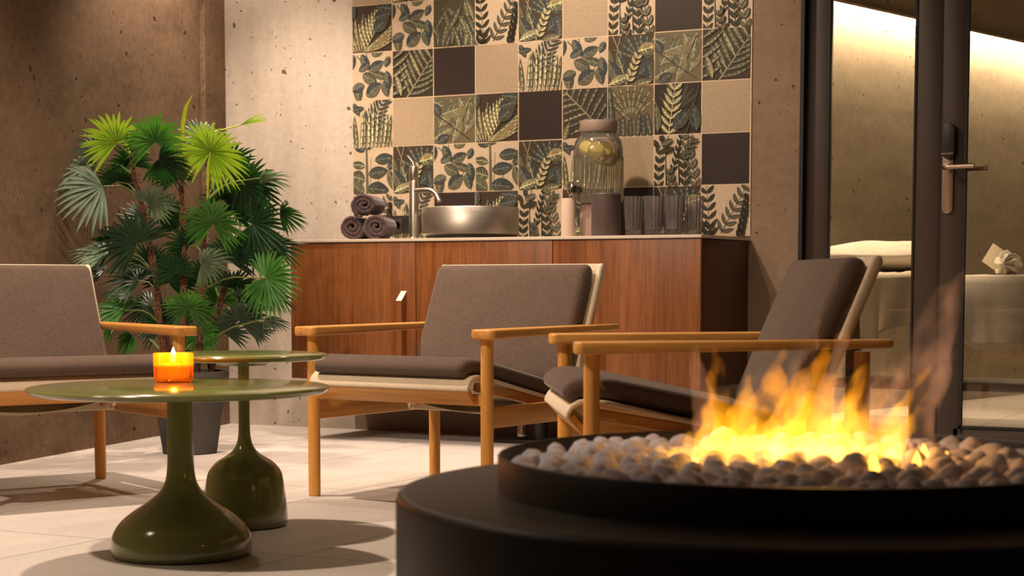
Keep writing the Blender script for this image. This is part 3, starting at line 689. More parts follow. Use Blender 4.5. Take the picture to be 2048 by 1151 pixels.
towel('rolled_towel', -4.206, WZ + .0585, 6.78, 7.01, 7, 'rolled plum-grey towel at bottom right of the stack by the sockets', 1.2)
towel('rolled_towel', -4.274, WZ + .158, 6.785, 7.015, 13, 'rolled plum-grey towel on top of the stack of three', .4, .86)
# double socket
sk = empty('wall_socket', (-4.265, YW - .005, .988)); tag(sk, 'black double wall socket behind the rolled towels', 'socket')
MB().box((.0, -.006, 0), (.20, .012, .084), bev=.003).build('plate', M_black, sk)
M_sockin = plain('socket_insert', (.05, .042, .038), .35)
for sx in (-.062, .035):
    q = MB().box((sx, -.0135, -.004), (.062, .004, .062), bev=.002).build('outlet', M_sockin, sk)
    lt = MB().lathe([(.0215, 0), (.0215, .003), (.018, .003), (.016, -.002), (.0, -.002)], n=28).build('recess', M_black, q); lt.location = (sx, -.0155, -.004); lt.rotation_euler = (PI / 2, 0, 0)
# faucet
fc = empty('faucet', (-4.087, 6.985, WZ)); tag(fc, 'tall brushed steel mixer tap with curved spout', 'tap')
MB().lathe([(.0, 0), (.0235, 0), (.0235, .012), (.0215, .014), (.0215, .268), (.0205, .270), (.0215, .272), (.0215, .332), (.020, .335), (0, .335)], n=32).build('body', M_steel, fc)
MB().tube([(.010, -.006, .224), (.06, -.022, .226), (.105, -.036, .224), (.127, -.043, .217), (.142, -.048, .205), (.152, -.051, .19), (.163, -.054, .172)], .0115, 18).build('spout', M_steel, fc)
MB().tube([(-.002, .004, .334), (-.004, .002, .350), (-.016, 0, .366), (-.030, -.004, .385)], [.010, .008, .006, .005], 12).build('lever', M_steel, fc)
# basin
bs = empty('vessel_sink', (-3.775, 6.95, WZ)); tag(bs, 'round brushed steel vessel basin on the worktop', 'basin')
def _brushed():
    m, t, b = nt('brushed_steel_drum'); v = coord(t, (1, 1, 60))
    n = N(t, 'ShaderNodeTexNoise', Scale=9, Detail=4); t.links.new(v, n.inputs[0])
    b.inputs['Metallic'].default_value = 1; t.links.new(ramp(t, n.outputs[0], [(.3, (.50, .45, .40)), (.7, (.66, .60, .54))]), b.inputs['Base Color'])
    b.inputs['Roughness'].default_value = .38; b.inputs['Anisotropic'].default_value = .6; bump(t, n.outputs[0], b, .12, .001); return m
M_drum = _brushed()
rs = .218
MB().lathe([(0, .016), (rs - .012, .016), (rs, .022), (rs, .137), (rs - .002, .140), (rs - .006, .140), (rs - .008, .137), (rs - .010, .05), (rs - .06, .030), (0, .028)], n=96).build('bowl', M_drum, bs)
MB().lathe([(0, 0), (rs - .022, 0), (rs - .022, .016), (0, .016)], n=64).build('foot', M_black, bs)
# ribbed and dark canisters
M_blush = plain('blush_ceramic', (.47, .34, .28), .6); M_taupe = plain('taupe_ceramic', (.088, .062, .060), .5)
o = MB().lathe([(0, 0), (.073, 0), (.076, .004), (.076, .142), (.072, .146), (.066, .146), (.066, .02), (0, .02)], n=192, ribs=24, amp=.040).build('ribbed_canister', M_blush, loc=(-3.163, 6.985, WZ))
tag(o, 'ribbed blush ceramic pot under the lemonade jar', 'pot')
o = MB().lathe([(0, 0), (.030, 0), (.031, .004), (.031, .164), (.029, .167), (.026, .167), (.026, .02), (0, .02)], n=48).build('slim_canister', plain('cream_ceramic', (.62, .48, .38), .6), loc=(-3.247, 6.86, WZ))
tag(o, 'slim cream ceramic beaker left of the ribbed pot', 'beaker')
o = MB().lathe([(0, 0), (.060, 0), (.062, .004), (.062, .176), (.059, .180), (.054, .180), (.054, .02), (0, .02)], n=64).build('dark_canister', M_taupe, loc=(-3.043, 6.80, WZ))
tag(o, 'smooth dark taupe ceramic pot in front of the jar', 'pot')
# drink dispenser
JX, JY, JZ = -3.163, 6.985, WZ + .146
jar = empty('drink_dispenser', (JX, JY, JZ)); tag(jar, 'ribbed glass drink dispenser of lemon water with taupe lid', 'drink dispenser')
M_jar = thin_glass('jar_glass', (.97, .97, .95), 1.6, .05, 1.5, dull=.14, dullc=(.88, .88, .84))
M_water = thin_glass('lemon_water', (.95, .95, .88), .6, .05, 1.33, dull=.15, dullc=(.88, .88, .72))
jr = .108
MB().lathe([(jr - .03, 0), (jr - .008, .006), (jr, .025), (jr, .20)], n=240, ribs=60, amp=.012, cap=False).lathe([(jr, .20), (jr * 1.0, .225), (jr * .985, .245), (jr * .93, .268), (jr * .82, .285), (jr * .74, .296), (jr * .72, .312)], n=120, cap=False).build('jar', M_jar, jar, smooth=25)
MB().lathe([(0, .004), (jr - .034, .004), (jr - .012, .010), (jr - .006, .028), (jr - .006, .205), (jr * .985 - .006, .236), (jr * .93 - .006, .260), (jr * .84 - .006, .276), (0, .277)], n=96).build('water', M_water, jar)
MB().lathe([(0, .0), (.079, .0), (.081, .003), (.081, .045), (.079, .048), (0, .048)], n=64).build('lid', plain('taupe_lid', (.33, .24, .20), .55), jar).location = (0, 0, .308)
tp = MB().tube([(-.045, -.09, .060), (-.052, -.128, .060)], .016, 20).build('spigot', M_chrome, jar)
MB().box((-.062, -.140, .058), (.020, .022, .050), bev=.004).box((-.050, -.140, .088), (.058, .018, .007), rot=Matrix.Rotation(R(-8), 3, 'Y'), bev=.002).build('tap_lever', M_chrome, tp)
MB().tube([(-.038, -.118, .056), (-.038, -.132, .056)], .014, 18).build('tap_nut', M_black, tp)
def lemon_mat():
    m, t, b = nt('lemon_flesh'); tc = N(t, 'ShaderNodeTexCoord'); g = N(t, 'ShaderNodeTexGradient', gradient_type='RADIAL'); t.links.new(tc.outputs['Object'], g.inputs[0])
    w_ = N(t, 'ShaderNodeMath', operation='MULTIPLY'); w_.inputs[1].default_value = 9; t.links.new(g.outputs[1], w_.inputs[0])
    f = N(t, 'ShaderNodeMath', operation='PINGPONG'); f.inputs[1].default_value = .5; t.links.new(w_.outputs[0], f.inputs[0])
    c = ramp(t, f.outputs[0], [(.0, (.95, .88, .52)), (.12, (.90, .72, .14)), (1, (.85, .62, .08))]); t.links.new(c, b.inputs['Base Color']); b.inputs['Roughness'].default_value = .35
    b.inputs['Subsurface Weight'].default_value = 0; return m
M_lem, M_rind = lemon_mat(), plain('lemon_rind', (.90, .60, .05), .4)
def lemon(loc, rot, label, r=.036):
    e = empty('lemon_slice', loc); e.rotation_euler = rot; tag(e, label, 'lemon slice', 'lemon slices in the drink dispenser')
    MB().lathe([(0, -.0025), (r * .90, -.0025), (r * .90, .0025), (0, .0025)], n=40).build('flesh', M_lem, e)
    MB().lathe([(r * .90, -.0028), (r * .97, -.0028), (r, -.001), (r, .001), (r * .97, .0028), (r * .90, .0028), (r * .90, -.0028)], n=40, cap=False).build('rind', M_rind, e)
def in_jar(side, front, z): return (JX + .89 * side + .455 * front, JY + .456 * side - .89 * front, JZ + z)
lemon(in_jar(-.014, .072, .226), (R(84), 0, R(27)), 'round lemon slice facing out at the middle of the jar', .036)
lemon(in_jar(-.058, .050, .238), (R(76), 0, R(-5)), 'pale lemon slice at the upper left of the jar', .032)
lemon(in_jar(.026, .048, .236), (R(66), R(10), R(40)), 'greenish lemon slice right of the round one near the water surface', .034)
lemon(in_jar(-.020, .035, .184), (R(5), R(-3), 0), 'lemon slice lying flat below the upright ones', .042)
lemon(in_jar(.046, .030, .190), (R(60), R(64), 0), 'tilted lemon slice seen edge-on at the right side of the jar', .034)
lemon(in_jar(.088, .010, .212), (R(90), 0, R(112)), 'lemon slice pressed against the right wall of the jar', .030)
lemon(in_jar(.030, .020, .176), (R(4), R(4), 0), 'lemon slice floating flat beneath the tilted one', .040)
lemon(in_jar(-.01, .030, .020), (R(8), R(5), 0), 'lemon slice sunk at the bottom of the jar', .044)
# tumblers
M_tumb = thin_glass('cut_glass', (.97, .96, .96), 1.3, .10, 1.5, dull=.10, dullc=(.95, .90, .93))
def solid_glass():
    m, t, b = nt('thick_glass_base'); b.inputs['Transmission Weight'].default_value = 1; b.inputs['Roughness'].default_value = .03; b.inputs['IOR'].default_value = 1.5
    v = coord(t); n = N(t, 'ShaderNodeTexVoronoi', Scale=160); t.links.new(v, n.inputs[0]); bump(t, n.outputs[0], b, 1, .003); return m
M_gbase = solid_glass()
tb = empty('glass_tumbler', (-2.93, 6.80, WZ))
hh = .165
MB().lathe([(.0335, .026), (.035, .05), (.0385, .10), (.0415, hh), (.0395, hh), (.0365, .10), (.033, .05), (.031, .028)], n=144, ribs=14, amp=.045, cap=False).build('glass_wall', M_tumb, tb, smooth=20)
MB().lathe([(0, 0), (.0315, 0), (.0335, .003), (.0335, .026), (0, .0265)], n=72, ribs=18, amp=.02).build('glass_base', M_gbase, tb, smooth=20)
labs = ['clear fluted tumbler at the left front of the glasses', 'clear fluted tumbler in the middle of the front row', 'clear fluted tumbler at the right of the front row', 'clear fluted tumbler behind the left gap of the front row', 'clear fluted tumbler behind the right gap of the front row', 'clear fluted tumbler at the back right, nearest the counter end']
for i, (x, y) in enumerate([(-2.917, 6.80), (-2.827, 6.80), (-2.737, 6.805), (-2.872, 6.89), (-2.780, 6.895), (-2.690, 6.905)]):
    t_ = tb if i == 0 else copy_tree(tb); t_.location = (x, y, WZ); t_.rotation_euler = (0, 0, i * .7); tag(t_, labs[i], 'glass', 'tumblers on the worktop')

# ------------------------------------------------------------------ armchairs
CW, CD_, CA = .706, .67, .566
def make_chair():
    ch = empty('lounge_chair')
    for sx in (-1, 1):
        for y in (0, CD_):
            MB().lathe([(0, 0), (.017, 0), (.0195, .003), (.0200, .02), (.0205, .3), (.0200, CA - .026), (0, CA - .026)], (sx * CW / 2, y, 0), n=28).build('leg', M_oak, ch)
    # arms: boards with rounded ends, slightly tapered to the back
    for sx in (-1, 1):
        xc = sx * (CW / 2 + .008); y0, y1 = -.045, CD_ + .070; wf, wb = .046, .034
        pts = []
        def corner(cx_, cy_, r, a0):
            for k in range(6): a = R(a0 + 18 * k); pts.append((cx_ + r * math.cos(a), cy_ + r * math.sin(a)))
        corner(xc - wf + .022, y0 + .022, .022, 180); corner(xc + wf - .022, y0 + .022, .022, 270)
        corner(xc + wb - .015, y1 - .015, .015, 0); corner(xc - wb + .015, y1 - .015, .015, 90)
        def shp(v):
            t = (v.y - y0) / (y1 - y0); low = v.z < CA - .015
            z = v.z + .004 * t
            if low: z += .010 * t
            return Vector((v.x, v.y, z))
        MB().prism(pts, CA - .031, CA, .0065, seg=3, fn=shp).build('armrest', M_oak_y, ch)
        # side rail
        MB().box((sx * CW / 2, CD_ / 2, .290), (.024, CD_ - .02, .066), bev=.005).build('side_rail', M_oak_y, ch)
        b = MB().lathe([(0, 0), (.015, 0), (.015, .008), (.013, .010), (.006, .010), (.005, .008), (0, .008)], n=24).build('pivot_bracket', plain('cream_bracket', (.72, .62, .46), .5) if 'cream_bracket' not in bpy.data.materials else bpy.data.materials['cream_bracket'], ch)
        b.location = (sx * (CW / 2 - .012), CD_ * .80, .318); b.rotation_euler = (0, -sx * PI / 2, 0)
    # front and rear stretchers
    MB().box((0, -.028, .358), (.63, .020, .060), rot=Matrix.Rotation(R(42), 3, 'X'), bev=.005).box((0, 0, .345), (CW - .03, .024, .036), bev=.005).build('front_rail', M_oak_x, ch)
    MB().box((0, CD_ - .01, .290), (CW - .03, .024, .060), bev=.006).build('rear_rail', M_oak_x, ch)
    f = lambda a, b, w_: (w_, a, b)
    # canvas sling of the seat, wrapped over the front bar
    seat_path = [(-.057, .374), (-.054, .388), (-.045, .402), (-.027, .414), (.0, .418), (.05, .410), (.2, .376), (.36, .341), (.50, .311), (.545, .300)]
    MB().slab(seat_path, .645, .012, f, rc=.4).build('seat_sling', M_canvas, ch, smooth=60)
    # seat frame bars in oak under the sling
    for sx in (-1, 1):
        MB().slab([(.01, .385), (.2, .352), (.4, .312), (.56, .279)], .024, .030, lambda a, b, w_, sx=sx: (sx * .300 + w_, a, b), rc=.2).build('seat_frame_bar', M_oak_y, ch)
    # back: two canvas-wrapped stiles and sling
    bp = [(.500, .262), (.566, .42), (.636, .585), (.702, .745), (.714, .775)]
    for sx in (-1, 1):
        MB().slab(bp, .020, .030, lambda a, b, w_, sx=sx: (sx * .334 + w_, a, b), rc=.3).build('back_stile', M_canvas, ch)
    MB().slab(bp, .660, .008, f, rc=.4).build('back_sling', M_canvas, ch, smooth=60)
    # sagging hem of canvas under the seat
    hem = []
    mb = MB(); rings = []
    for k in range(33):
        u = -1 + 2 * k / 32; z = .318 - .050 * (1 - u * u); x = u * .325
        rings.append([(x, .40, z + .004), (x, .50, z - .008), (x, .50, z - .012), (x, .40, z)])
    mb.loft(rings); mb.build('sling_hem', M_canvas, ch, smooth=60)
    # cushions
    sp = [(-.052, .418), (-.046, .436), (-.030, .448), (.0, .451), (.06, .445), (.16, .424), (.26, .403), (.36, .382), (.48, .357)]
    MB().slab(sp, .606, .052, f, rc=.42, nseg=5).build('seat_cushion', M_grey, ch, smooth=60)
    bk = [(.502, .362), (.538, .45), (.589, .575), (.636, .685), (.672, .770)]
    MB().slab(bk, .640, .070, f, rc=.42, nseg=5).build('back_cushion', M_grey, ch, smooth=60)
    return ch
ch = make_chair()
G = 'oak lounge chairs around the tables and fire'
ch.location = (-2.901, 4.847, 0); ch.rotation_euler = (0, 0, -.125)
tag(ch, 'oak lounge chair with grey cushions in front of the walnut cabinet', 'chair', G)
c2 = copy_tree(ch); c2.location = (-1.964, 4.207, 0); c2.rotation_euler = (0, 0, -1.034)
tag(c2, 'oak lounge chair seen from the side behind the fire bowl', 'chair', G)
c3 = copy_tree(ch); c3.location = (-3.796, 4.356, 0); c3.rotation_euler = (0, 0, 1.104)
tag(c3, 'oak lounge chair with grey cushions against the dark concrete wall by the palm', 'chair', G)

# ------------------------------------------------------------------ side tables
def table(name, loc, zt, rt, base, label):
    e = empty(name, loc); tag(e, label, 'table')
    MB().lathe([(0, zt - .016), (rt - .035, zt - .020), (rt - .012, zt - .018), (rt - .004, zt - .013), (rt, zt - .007), (rt - .002, zt - .002), (rt - .008, zt), (0, zt)], n=128).build('table_top', M_green, e, smooth=50)
    MB().lathe([(0, zt - .034), (rt * .30, zt - .034), (rt * .36, zt - .021), (0, zt - .018)], n=64).build('mounting_plate', M_green, e)
    MB().lathe([(0, 0), (base[0][0] - .012, 0), (base[0][0] - .004, .004), base[0]] + base[1:] + [(base[-1][0], zt - .022), (0, zt - .022)], n=96).build('pedestal', M_green, e, smooth=50)
    return e
def smoothp(pts, n=6):
    out = []
    for i in range(len(pts) - 1):
        p0 = pts[max(i - 1, 0)]; p1 = pts[i]; p2 = pts[i + 1]; p3 = pts[min(i + 2, len(pts) - 1)]
        for k in range(n):
            t = k / n
            out.append(tuple(.5 * (2 * b + (c - a) * t + (2 * a - 5 * b + 4 * c - d) * t * t + (-a + 3 * b - 3 * c + d) * t ** 3) for a, b, c, d in zip(p0, p1, p2, p3)))
    return out + [pts[-1]]
table('low_side_table', (-2.846, 3.655, 0), .442, .388, smoothp([(.183, .012), (.1825, .03), (.178, .055), (.160, .085), (.128, .113), (.090, .138), (.060, .162), (.044, .185), (.037, .21), (.034, .25), (.0335, .30)]), 'low wide olive lacquered table holding the amber candle')
table('tall_side_table', (-3.026, 4.186, 0), .505, .245, smoothp([(.124, .012), (.122, .05), (.117, .10), (.112, .135), (.104, .162), (.082, .188), (.055, .205), (.034, .222), (.022, .245), (.0170, .275), (.0162, .32)]), 'taller narrow olive lacquered table with bell-shaped foot')
# candle
cz = .442
cn = empty('candle_holder', (-2.974, 3.795, cz)); tag(cn, 'amber ribbed glass votive with a lit candle', 'candle holder')
def amber():
    m = thin_glass('amber_glass', (1.0, .58, .12), .8, .05, 1.5, dull=.22, dullc=(1.0, .42, .04)); return m
M_amber = amber()
MB().lathe([(.0, .0), (.046, .0), (.050, .004), (.0515, .012), (.0525, .074), (.0520, .078), (.0500, .078), (.0490, .074), (.0480, .012), (.0, .009)], n=180, ribs=36, amp=.014).build('glass_cup', M_amber, cn, smooth=20)
MB().lathe([(0, .010), (.045, .010), (.046, .012), (.046, .046), (.043, .049), (0, .047)], n=48).build('wax', thin_glass('translucent_wax', (1.0, .80, .50), .3, .3, 1.4, dull=.75, dullc=(1.0, .80, .42)) , cn)
MB().tube([(0, 0, .046), (.001, 0, .056)], .0012, 8).build('wick', M_black, cn)
MB().lathe([(.001, .052), (.0055, .058), (.0075, .066), (.0060, .076), (.0030, .086), (.0003, .094)], n=20).build('flame', glow('candle_flame', (1.0, .70, .30), 45), cn)

# ------------------------------------------------------------------ fan palm
FR = []
TR = []
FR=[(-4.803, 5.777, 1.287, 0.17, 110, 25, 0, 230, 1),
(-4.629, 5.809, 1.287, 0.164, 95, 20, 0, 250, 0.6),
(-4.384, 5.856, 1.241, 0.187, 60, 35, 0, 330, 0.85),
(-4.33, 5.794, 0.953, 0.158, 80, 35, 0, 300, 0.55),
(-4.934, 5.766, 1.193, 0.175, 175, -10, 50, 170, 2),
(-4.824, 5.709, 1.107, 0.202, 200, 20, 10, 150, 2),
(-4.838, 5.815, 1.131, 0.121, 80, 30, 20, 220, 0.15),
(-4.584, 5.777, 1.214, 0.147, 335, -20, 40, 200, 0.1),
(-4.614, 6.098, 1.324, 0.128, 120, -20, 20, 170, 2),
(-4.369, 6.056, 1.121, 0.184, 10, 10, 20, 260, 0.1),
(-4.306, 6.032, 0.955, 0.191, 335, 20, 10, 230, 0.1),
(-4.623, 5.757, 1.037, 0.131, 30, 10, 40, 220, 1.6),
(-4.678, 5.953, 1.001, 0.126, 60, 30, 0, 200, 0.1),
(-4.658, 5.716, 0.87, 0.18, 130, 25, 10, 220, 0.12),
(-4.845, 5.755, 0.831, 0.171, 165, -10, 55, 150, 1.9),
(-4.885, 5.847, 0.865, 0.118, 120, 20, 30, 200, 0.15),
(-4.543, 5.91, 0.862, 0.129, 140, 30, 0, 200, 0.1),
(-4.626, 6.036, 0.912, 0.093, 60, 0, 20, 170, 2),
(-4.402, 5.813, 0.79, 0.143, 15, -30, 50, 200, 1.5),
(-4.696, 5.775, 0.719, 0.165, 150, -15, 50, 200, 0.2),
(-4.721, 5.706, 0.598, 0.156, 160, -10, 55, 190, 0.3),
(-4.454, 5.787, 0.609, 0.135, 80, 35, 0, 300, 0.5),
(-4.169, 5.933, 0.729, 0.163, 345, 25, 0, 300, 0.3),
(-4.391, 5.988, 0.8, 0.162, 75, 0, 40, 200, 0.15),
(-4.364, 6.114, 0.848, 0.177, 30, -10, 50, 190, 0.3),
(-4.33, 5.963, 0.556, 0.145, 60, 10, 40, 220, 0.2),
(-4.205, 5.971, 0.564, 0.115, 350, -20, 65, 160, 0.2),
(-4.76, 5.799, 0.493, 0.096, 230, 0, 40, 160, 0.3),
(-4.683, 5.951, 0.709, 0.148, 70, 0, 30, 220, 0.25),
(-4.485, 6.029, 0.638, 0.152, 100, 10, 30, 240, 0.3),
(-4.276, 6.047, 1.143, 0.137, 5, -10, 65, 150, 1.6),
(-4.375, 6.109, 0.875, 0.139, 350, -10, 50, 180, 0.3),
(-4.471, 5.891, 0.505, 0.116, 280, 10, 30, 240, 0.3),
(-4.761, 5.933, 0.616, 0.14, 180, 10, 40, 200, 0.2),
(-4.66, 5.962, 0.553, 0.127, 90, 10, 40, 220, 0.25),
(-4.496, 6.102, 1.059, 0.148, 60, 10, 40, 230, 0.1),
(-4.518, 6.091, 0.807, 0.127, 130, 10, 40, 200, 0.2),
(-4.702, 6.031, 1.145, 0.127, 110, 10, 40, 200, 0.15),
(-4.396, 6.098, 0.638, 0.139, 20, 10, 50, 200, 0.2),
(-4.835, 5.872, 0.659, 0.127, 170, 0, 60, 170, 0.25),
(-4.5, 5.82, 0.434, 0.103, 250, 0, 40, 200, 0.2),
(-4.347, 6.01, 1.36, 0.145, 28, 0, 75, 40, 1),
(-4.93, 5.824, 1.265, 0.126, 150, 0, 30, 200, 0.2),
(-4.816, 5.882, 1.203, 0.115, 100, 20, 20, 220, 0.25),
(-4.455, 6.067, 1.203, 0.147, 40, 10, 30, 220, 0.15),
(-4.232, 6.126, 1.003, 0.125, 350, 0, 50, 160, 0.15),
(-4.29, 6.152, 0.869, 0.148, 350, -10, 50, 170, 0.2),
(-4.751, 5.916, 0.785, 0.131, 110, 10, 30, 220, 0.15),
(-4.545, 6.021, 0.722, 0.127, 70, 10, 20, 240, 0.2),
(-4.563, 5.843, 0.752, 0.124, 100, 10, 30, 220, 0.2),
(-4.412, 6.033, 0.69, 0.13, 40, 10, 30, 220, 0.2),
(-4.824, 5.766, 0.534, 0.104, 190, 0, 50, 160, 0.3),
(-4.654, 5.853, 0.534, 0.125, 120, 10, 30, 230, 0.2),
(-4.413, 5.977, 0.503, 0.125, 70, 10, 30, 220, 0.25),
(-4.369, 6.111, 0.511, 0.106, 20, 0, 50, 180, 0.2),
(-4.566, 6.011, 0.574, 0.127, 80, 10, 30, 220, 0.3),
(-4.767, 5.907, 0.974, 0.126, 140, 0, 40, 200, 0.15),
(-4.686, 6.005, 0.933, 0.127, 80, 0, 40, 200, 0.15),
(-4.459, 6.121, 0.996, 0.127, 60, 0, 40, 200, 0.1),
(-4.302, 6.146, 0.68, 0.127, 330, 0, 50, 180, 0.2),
(-4.92, 5.829, 0.764, 0.116, 170, 0, 60, 160, 0.2)]
TR=[
[(-4.573, 5.894, 0.305), (-4.568, 5.897, 0.555), (-4.56, 5.901, 0.887), (-4.567, 5.898, 1.166), (-4.566, 5.898, 1.237)] ,
[(-4.635, 5.907, 0.302), (-4.676, 5.898, 0.554), (-4.722, 5.852, 0.95), (-4.74, 5.809, 1.155), (-4.75, 5.804, 1.237)] ,
[(-4.493, 5.891, 0.307), (-4.465, 5.894, 0.556), (-4.468, 5.914, 0.804), (-4.447, 5.903, 0.968), (-4.434, 5.898, 1.05)] ,
[(-4.619, 5.837, 0.306), (-4.618, 5.815, 0.536), (-4.631, 5.798, 0.763), (-4.66, 5.805, 0.907)] ,
[(-4.489, 5.971, 0.303), (-4.492, 5.992, 0.449), (-4.466, 6.017, 0.638), (-4.445, 6.028, 0.805)] ,
]
pot = empty('potted_fan_palm', (-4.549, 5.907, 0)); tag(pot, 'large potted fan palm in the corner by the pale wall', 'plant')
PO = Vector((-4.549, 5.907, 0))
M_potm = concrete('charcoal_planter', (.075, .068, .062), .7); M_soil = plain('potting_soil', (.03, .02, .013), .9)
MB().lathe([(0, 0), (.106, 0), (.112, .006), (.158, .318), (.166, .322), (.166, .345), (.154, .345), (.150, .30), (0, .30)], n=64).build('planter', M_potm, pot)
MB().lathe([(0, .298), (.149, .304), (0, .32)], n=40).build('soil', M_soil, pot)
def leafmat(i, c, c2, tl):
    m, t, b = nt('palm_leaf_%s' % ('shaded', 'mid', 'toplit', 'silver')[i]); v = coord(t)
    n = N(t, 'ShaderNodeTexNoise', Scale=14, Detail=2); t.links.new(v, n.inputs[0])
    base = ramp(t, n.outputs[0], [(.35, c), (.65, c2)]); t.links.new(base, b.inputs['Base Color'])
    b.inputs['Roughness'].default_value = .38; b.inputs['Specular IOR Level'].default_value = .45
    out = t.nodes['Material Output']; tr = N(t, 'ShaderNodeBsdfTranslucent'); tr.inputs[0].default_value = (*tl, 1)
    mx = N(t, 'ShaderNodeMixShader'); mx.inputs[0].default_value = .28; t.links.new(b.outputs[0], mx.inputs[1]); t.links.new(tr.outputs[0], mx.inputs[2]); t.links.new(mx.outputs[0], out.inputs[0])
    return m
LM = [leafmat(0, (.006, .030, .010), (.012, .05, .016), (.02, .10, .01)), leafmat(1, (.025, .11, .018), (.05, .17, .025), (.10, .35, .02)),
      leafmat(2, (.17, .32, .02), (.26, .43, .03), (.42, .68, .03)), leafmat(3, (.12, .19, .13), (.20, .28, .19), (.15, .25, .12))]  # brightest greens hold the light from above, darkest ones the inner shade
M_bark = fabric('fibrous_palm_bark', (.14, .055, .025), (.03, .013, .008), 90, .5); M_pet = plain('petiole_green', (.10, .13, .025), .5); M_yel = plain('yellow_green_spear', (.45, .52, .03), .45)
camdir = Vector((-.4549, .8868, -.0)).normalized(); RV = Vector((.8898, .4564, 0)); UV_ = Vector((0, 0, 1)); N0 = -camdir
def frond(x, y, z, r, ang, tilt, roll, span, tone, seed):
    rn = random.Random(seed); hub = Vector((x, y, z)) - PO
    A0 = RV * math.cos(R(ang)) + UV_ * math.sin(R(ang)); B0 = -RV * math.sin(R(ang)) + UV_ * math.cos(R(ang))
    A = (A0 * math.cos(R(tilt)) + N0 * math.sin(R(tilt))).normalized(); nrm = A.cross(B0).normalized()
    B = (B0 * math.cos(R(roll)) + nrm * math.sin(R(roll))).normalized(); Nn = A.cross(B).normalized()
    n = max(5, int(span / 9.0)); bm = bmesh.new()
    for k in range(n):
        u = (k / (n - 1) - .5) if n > 1 else 0
        ph = R(span) * u + rn.uniform(-.02, .02); d = A * math.cos(ph) + B * math.sin(ph); s_ = Nn.cross(d).normalized()
        L = r * (1.0 - .16 * abs(u) * 2) * rn.uniform(.9, 1.06); W = max(.0055, r * .044) * rn.uniform(.85, 1.1)
        droop = rn.uniform(.08, .22) + .05; lift = rn.uniform(-.03, .03); pl_ = (-1) ** k * .012
        prev = None; st = 8
        for j in range(st + 1):
            t = j / st; p = hub + d * (L * t) + Nn * (L * (pl_ * math.sin(PI * t) + lift * t)) - Vector((0, 0, 1)) * (L * droop * t ** 2.6)
            w_ = W * (min(1, (.12 + t * 2.6)) if t < .5 else max(0, (1 - ((t - .5) / .5) ** 2.2))) * (1 if t < 1 else 0) + .0004
            fold = Nn * (w_ * .45)
            cur = [bm.verts.new(p - s_ * w_ + fold), bm.verts.new(p), bm.verts.new(p + s_ * w_ + fold)]
            if prev:
                bm.faces.new((prev[0], prev[1], cur[1], cur[0])); bm.faces.new((prev[1], prev[2], cur[2], cur[1]))
            prev = cur
    me = bpy.data.meshes.new('frond'); bm.to_mesh(me); bm.free(); me.shade_smooth()
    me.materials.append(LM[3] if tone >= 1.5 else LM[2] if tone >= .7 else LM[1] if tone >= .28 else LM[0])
    o = bpy.data.objects.new('frond', me); col.objects.link(o); o.parent = pot
    # petiole back to the nearest trunk, meeting it below the hub
    best = None
    for tr in TR:
        for i in range(len(tr) - 1):
            for f in (0, .5, 1):
                q = Vector(tr[i]).lerp(Vector(tr[i + 1]), f) - PO
                if q.z < hub.z + .02:
                    sc = (q - hub).length + .35 * abs((hub.z - q.z) - .16)
                    if best is None or sc < best[0]: best = (sc, q)
    q = best[1] if best else Vector((0, 0, .32)); mid = (q + hub) / 2 + Vector((0, 0, .03))
    pts = [q, q.lerp(mid, .6) + Vector((0, 0, .01)), mid, mid.lerp(hub, .6), hub]
    MB().tube(pts, [.0045, .0035, .003, .0028, .003], 6).build('petiole', M_pet if tone < .7 or tone >= 1.5 else M_yel, o)
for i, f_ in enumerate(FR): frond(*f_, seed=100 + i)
for i, tr in enumerate(TR):
    P_ = [Vector(p) - PO for p in tr]; pts = []
    for k in range(len(P_) - 1):
        for f in range(8): pts.append(P_[k].lerp(P_[k + 1], f / 8))
    pts.append(P_[-1])
    pts = [p + Vector((noise.noise(p * 6 + Vector((i, 0, 0))), noise.noise(p * 6 + Vector((0, i, 5))), 0)) * .012 for p in pts]
    rad = [(.017 - .009 * k / len(pts)) * (1 + .22 * math.sin(k * 2.1) + .1 * math.sin(k * 5.3)) for k in range(len(pts))]
    MB().tube(pts, rad, 12).build('trunk', M_bark, pot)
sp_ = [(-4.564, 5.899, 1.22), (-4.560, 5.902, 1.30), (-4.557, 5.903, 1.36), (-4.545, 5.909, 1.432), (-4.519, 5.922, 1.487)]
MB().tube([Vector(p) - PO for p in sp_], [.006, .010, .011, .009, .001], 6).build('spear_leaf', M_yel, pot)

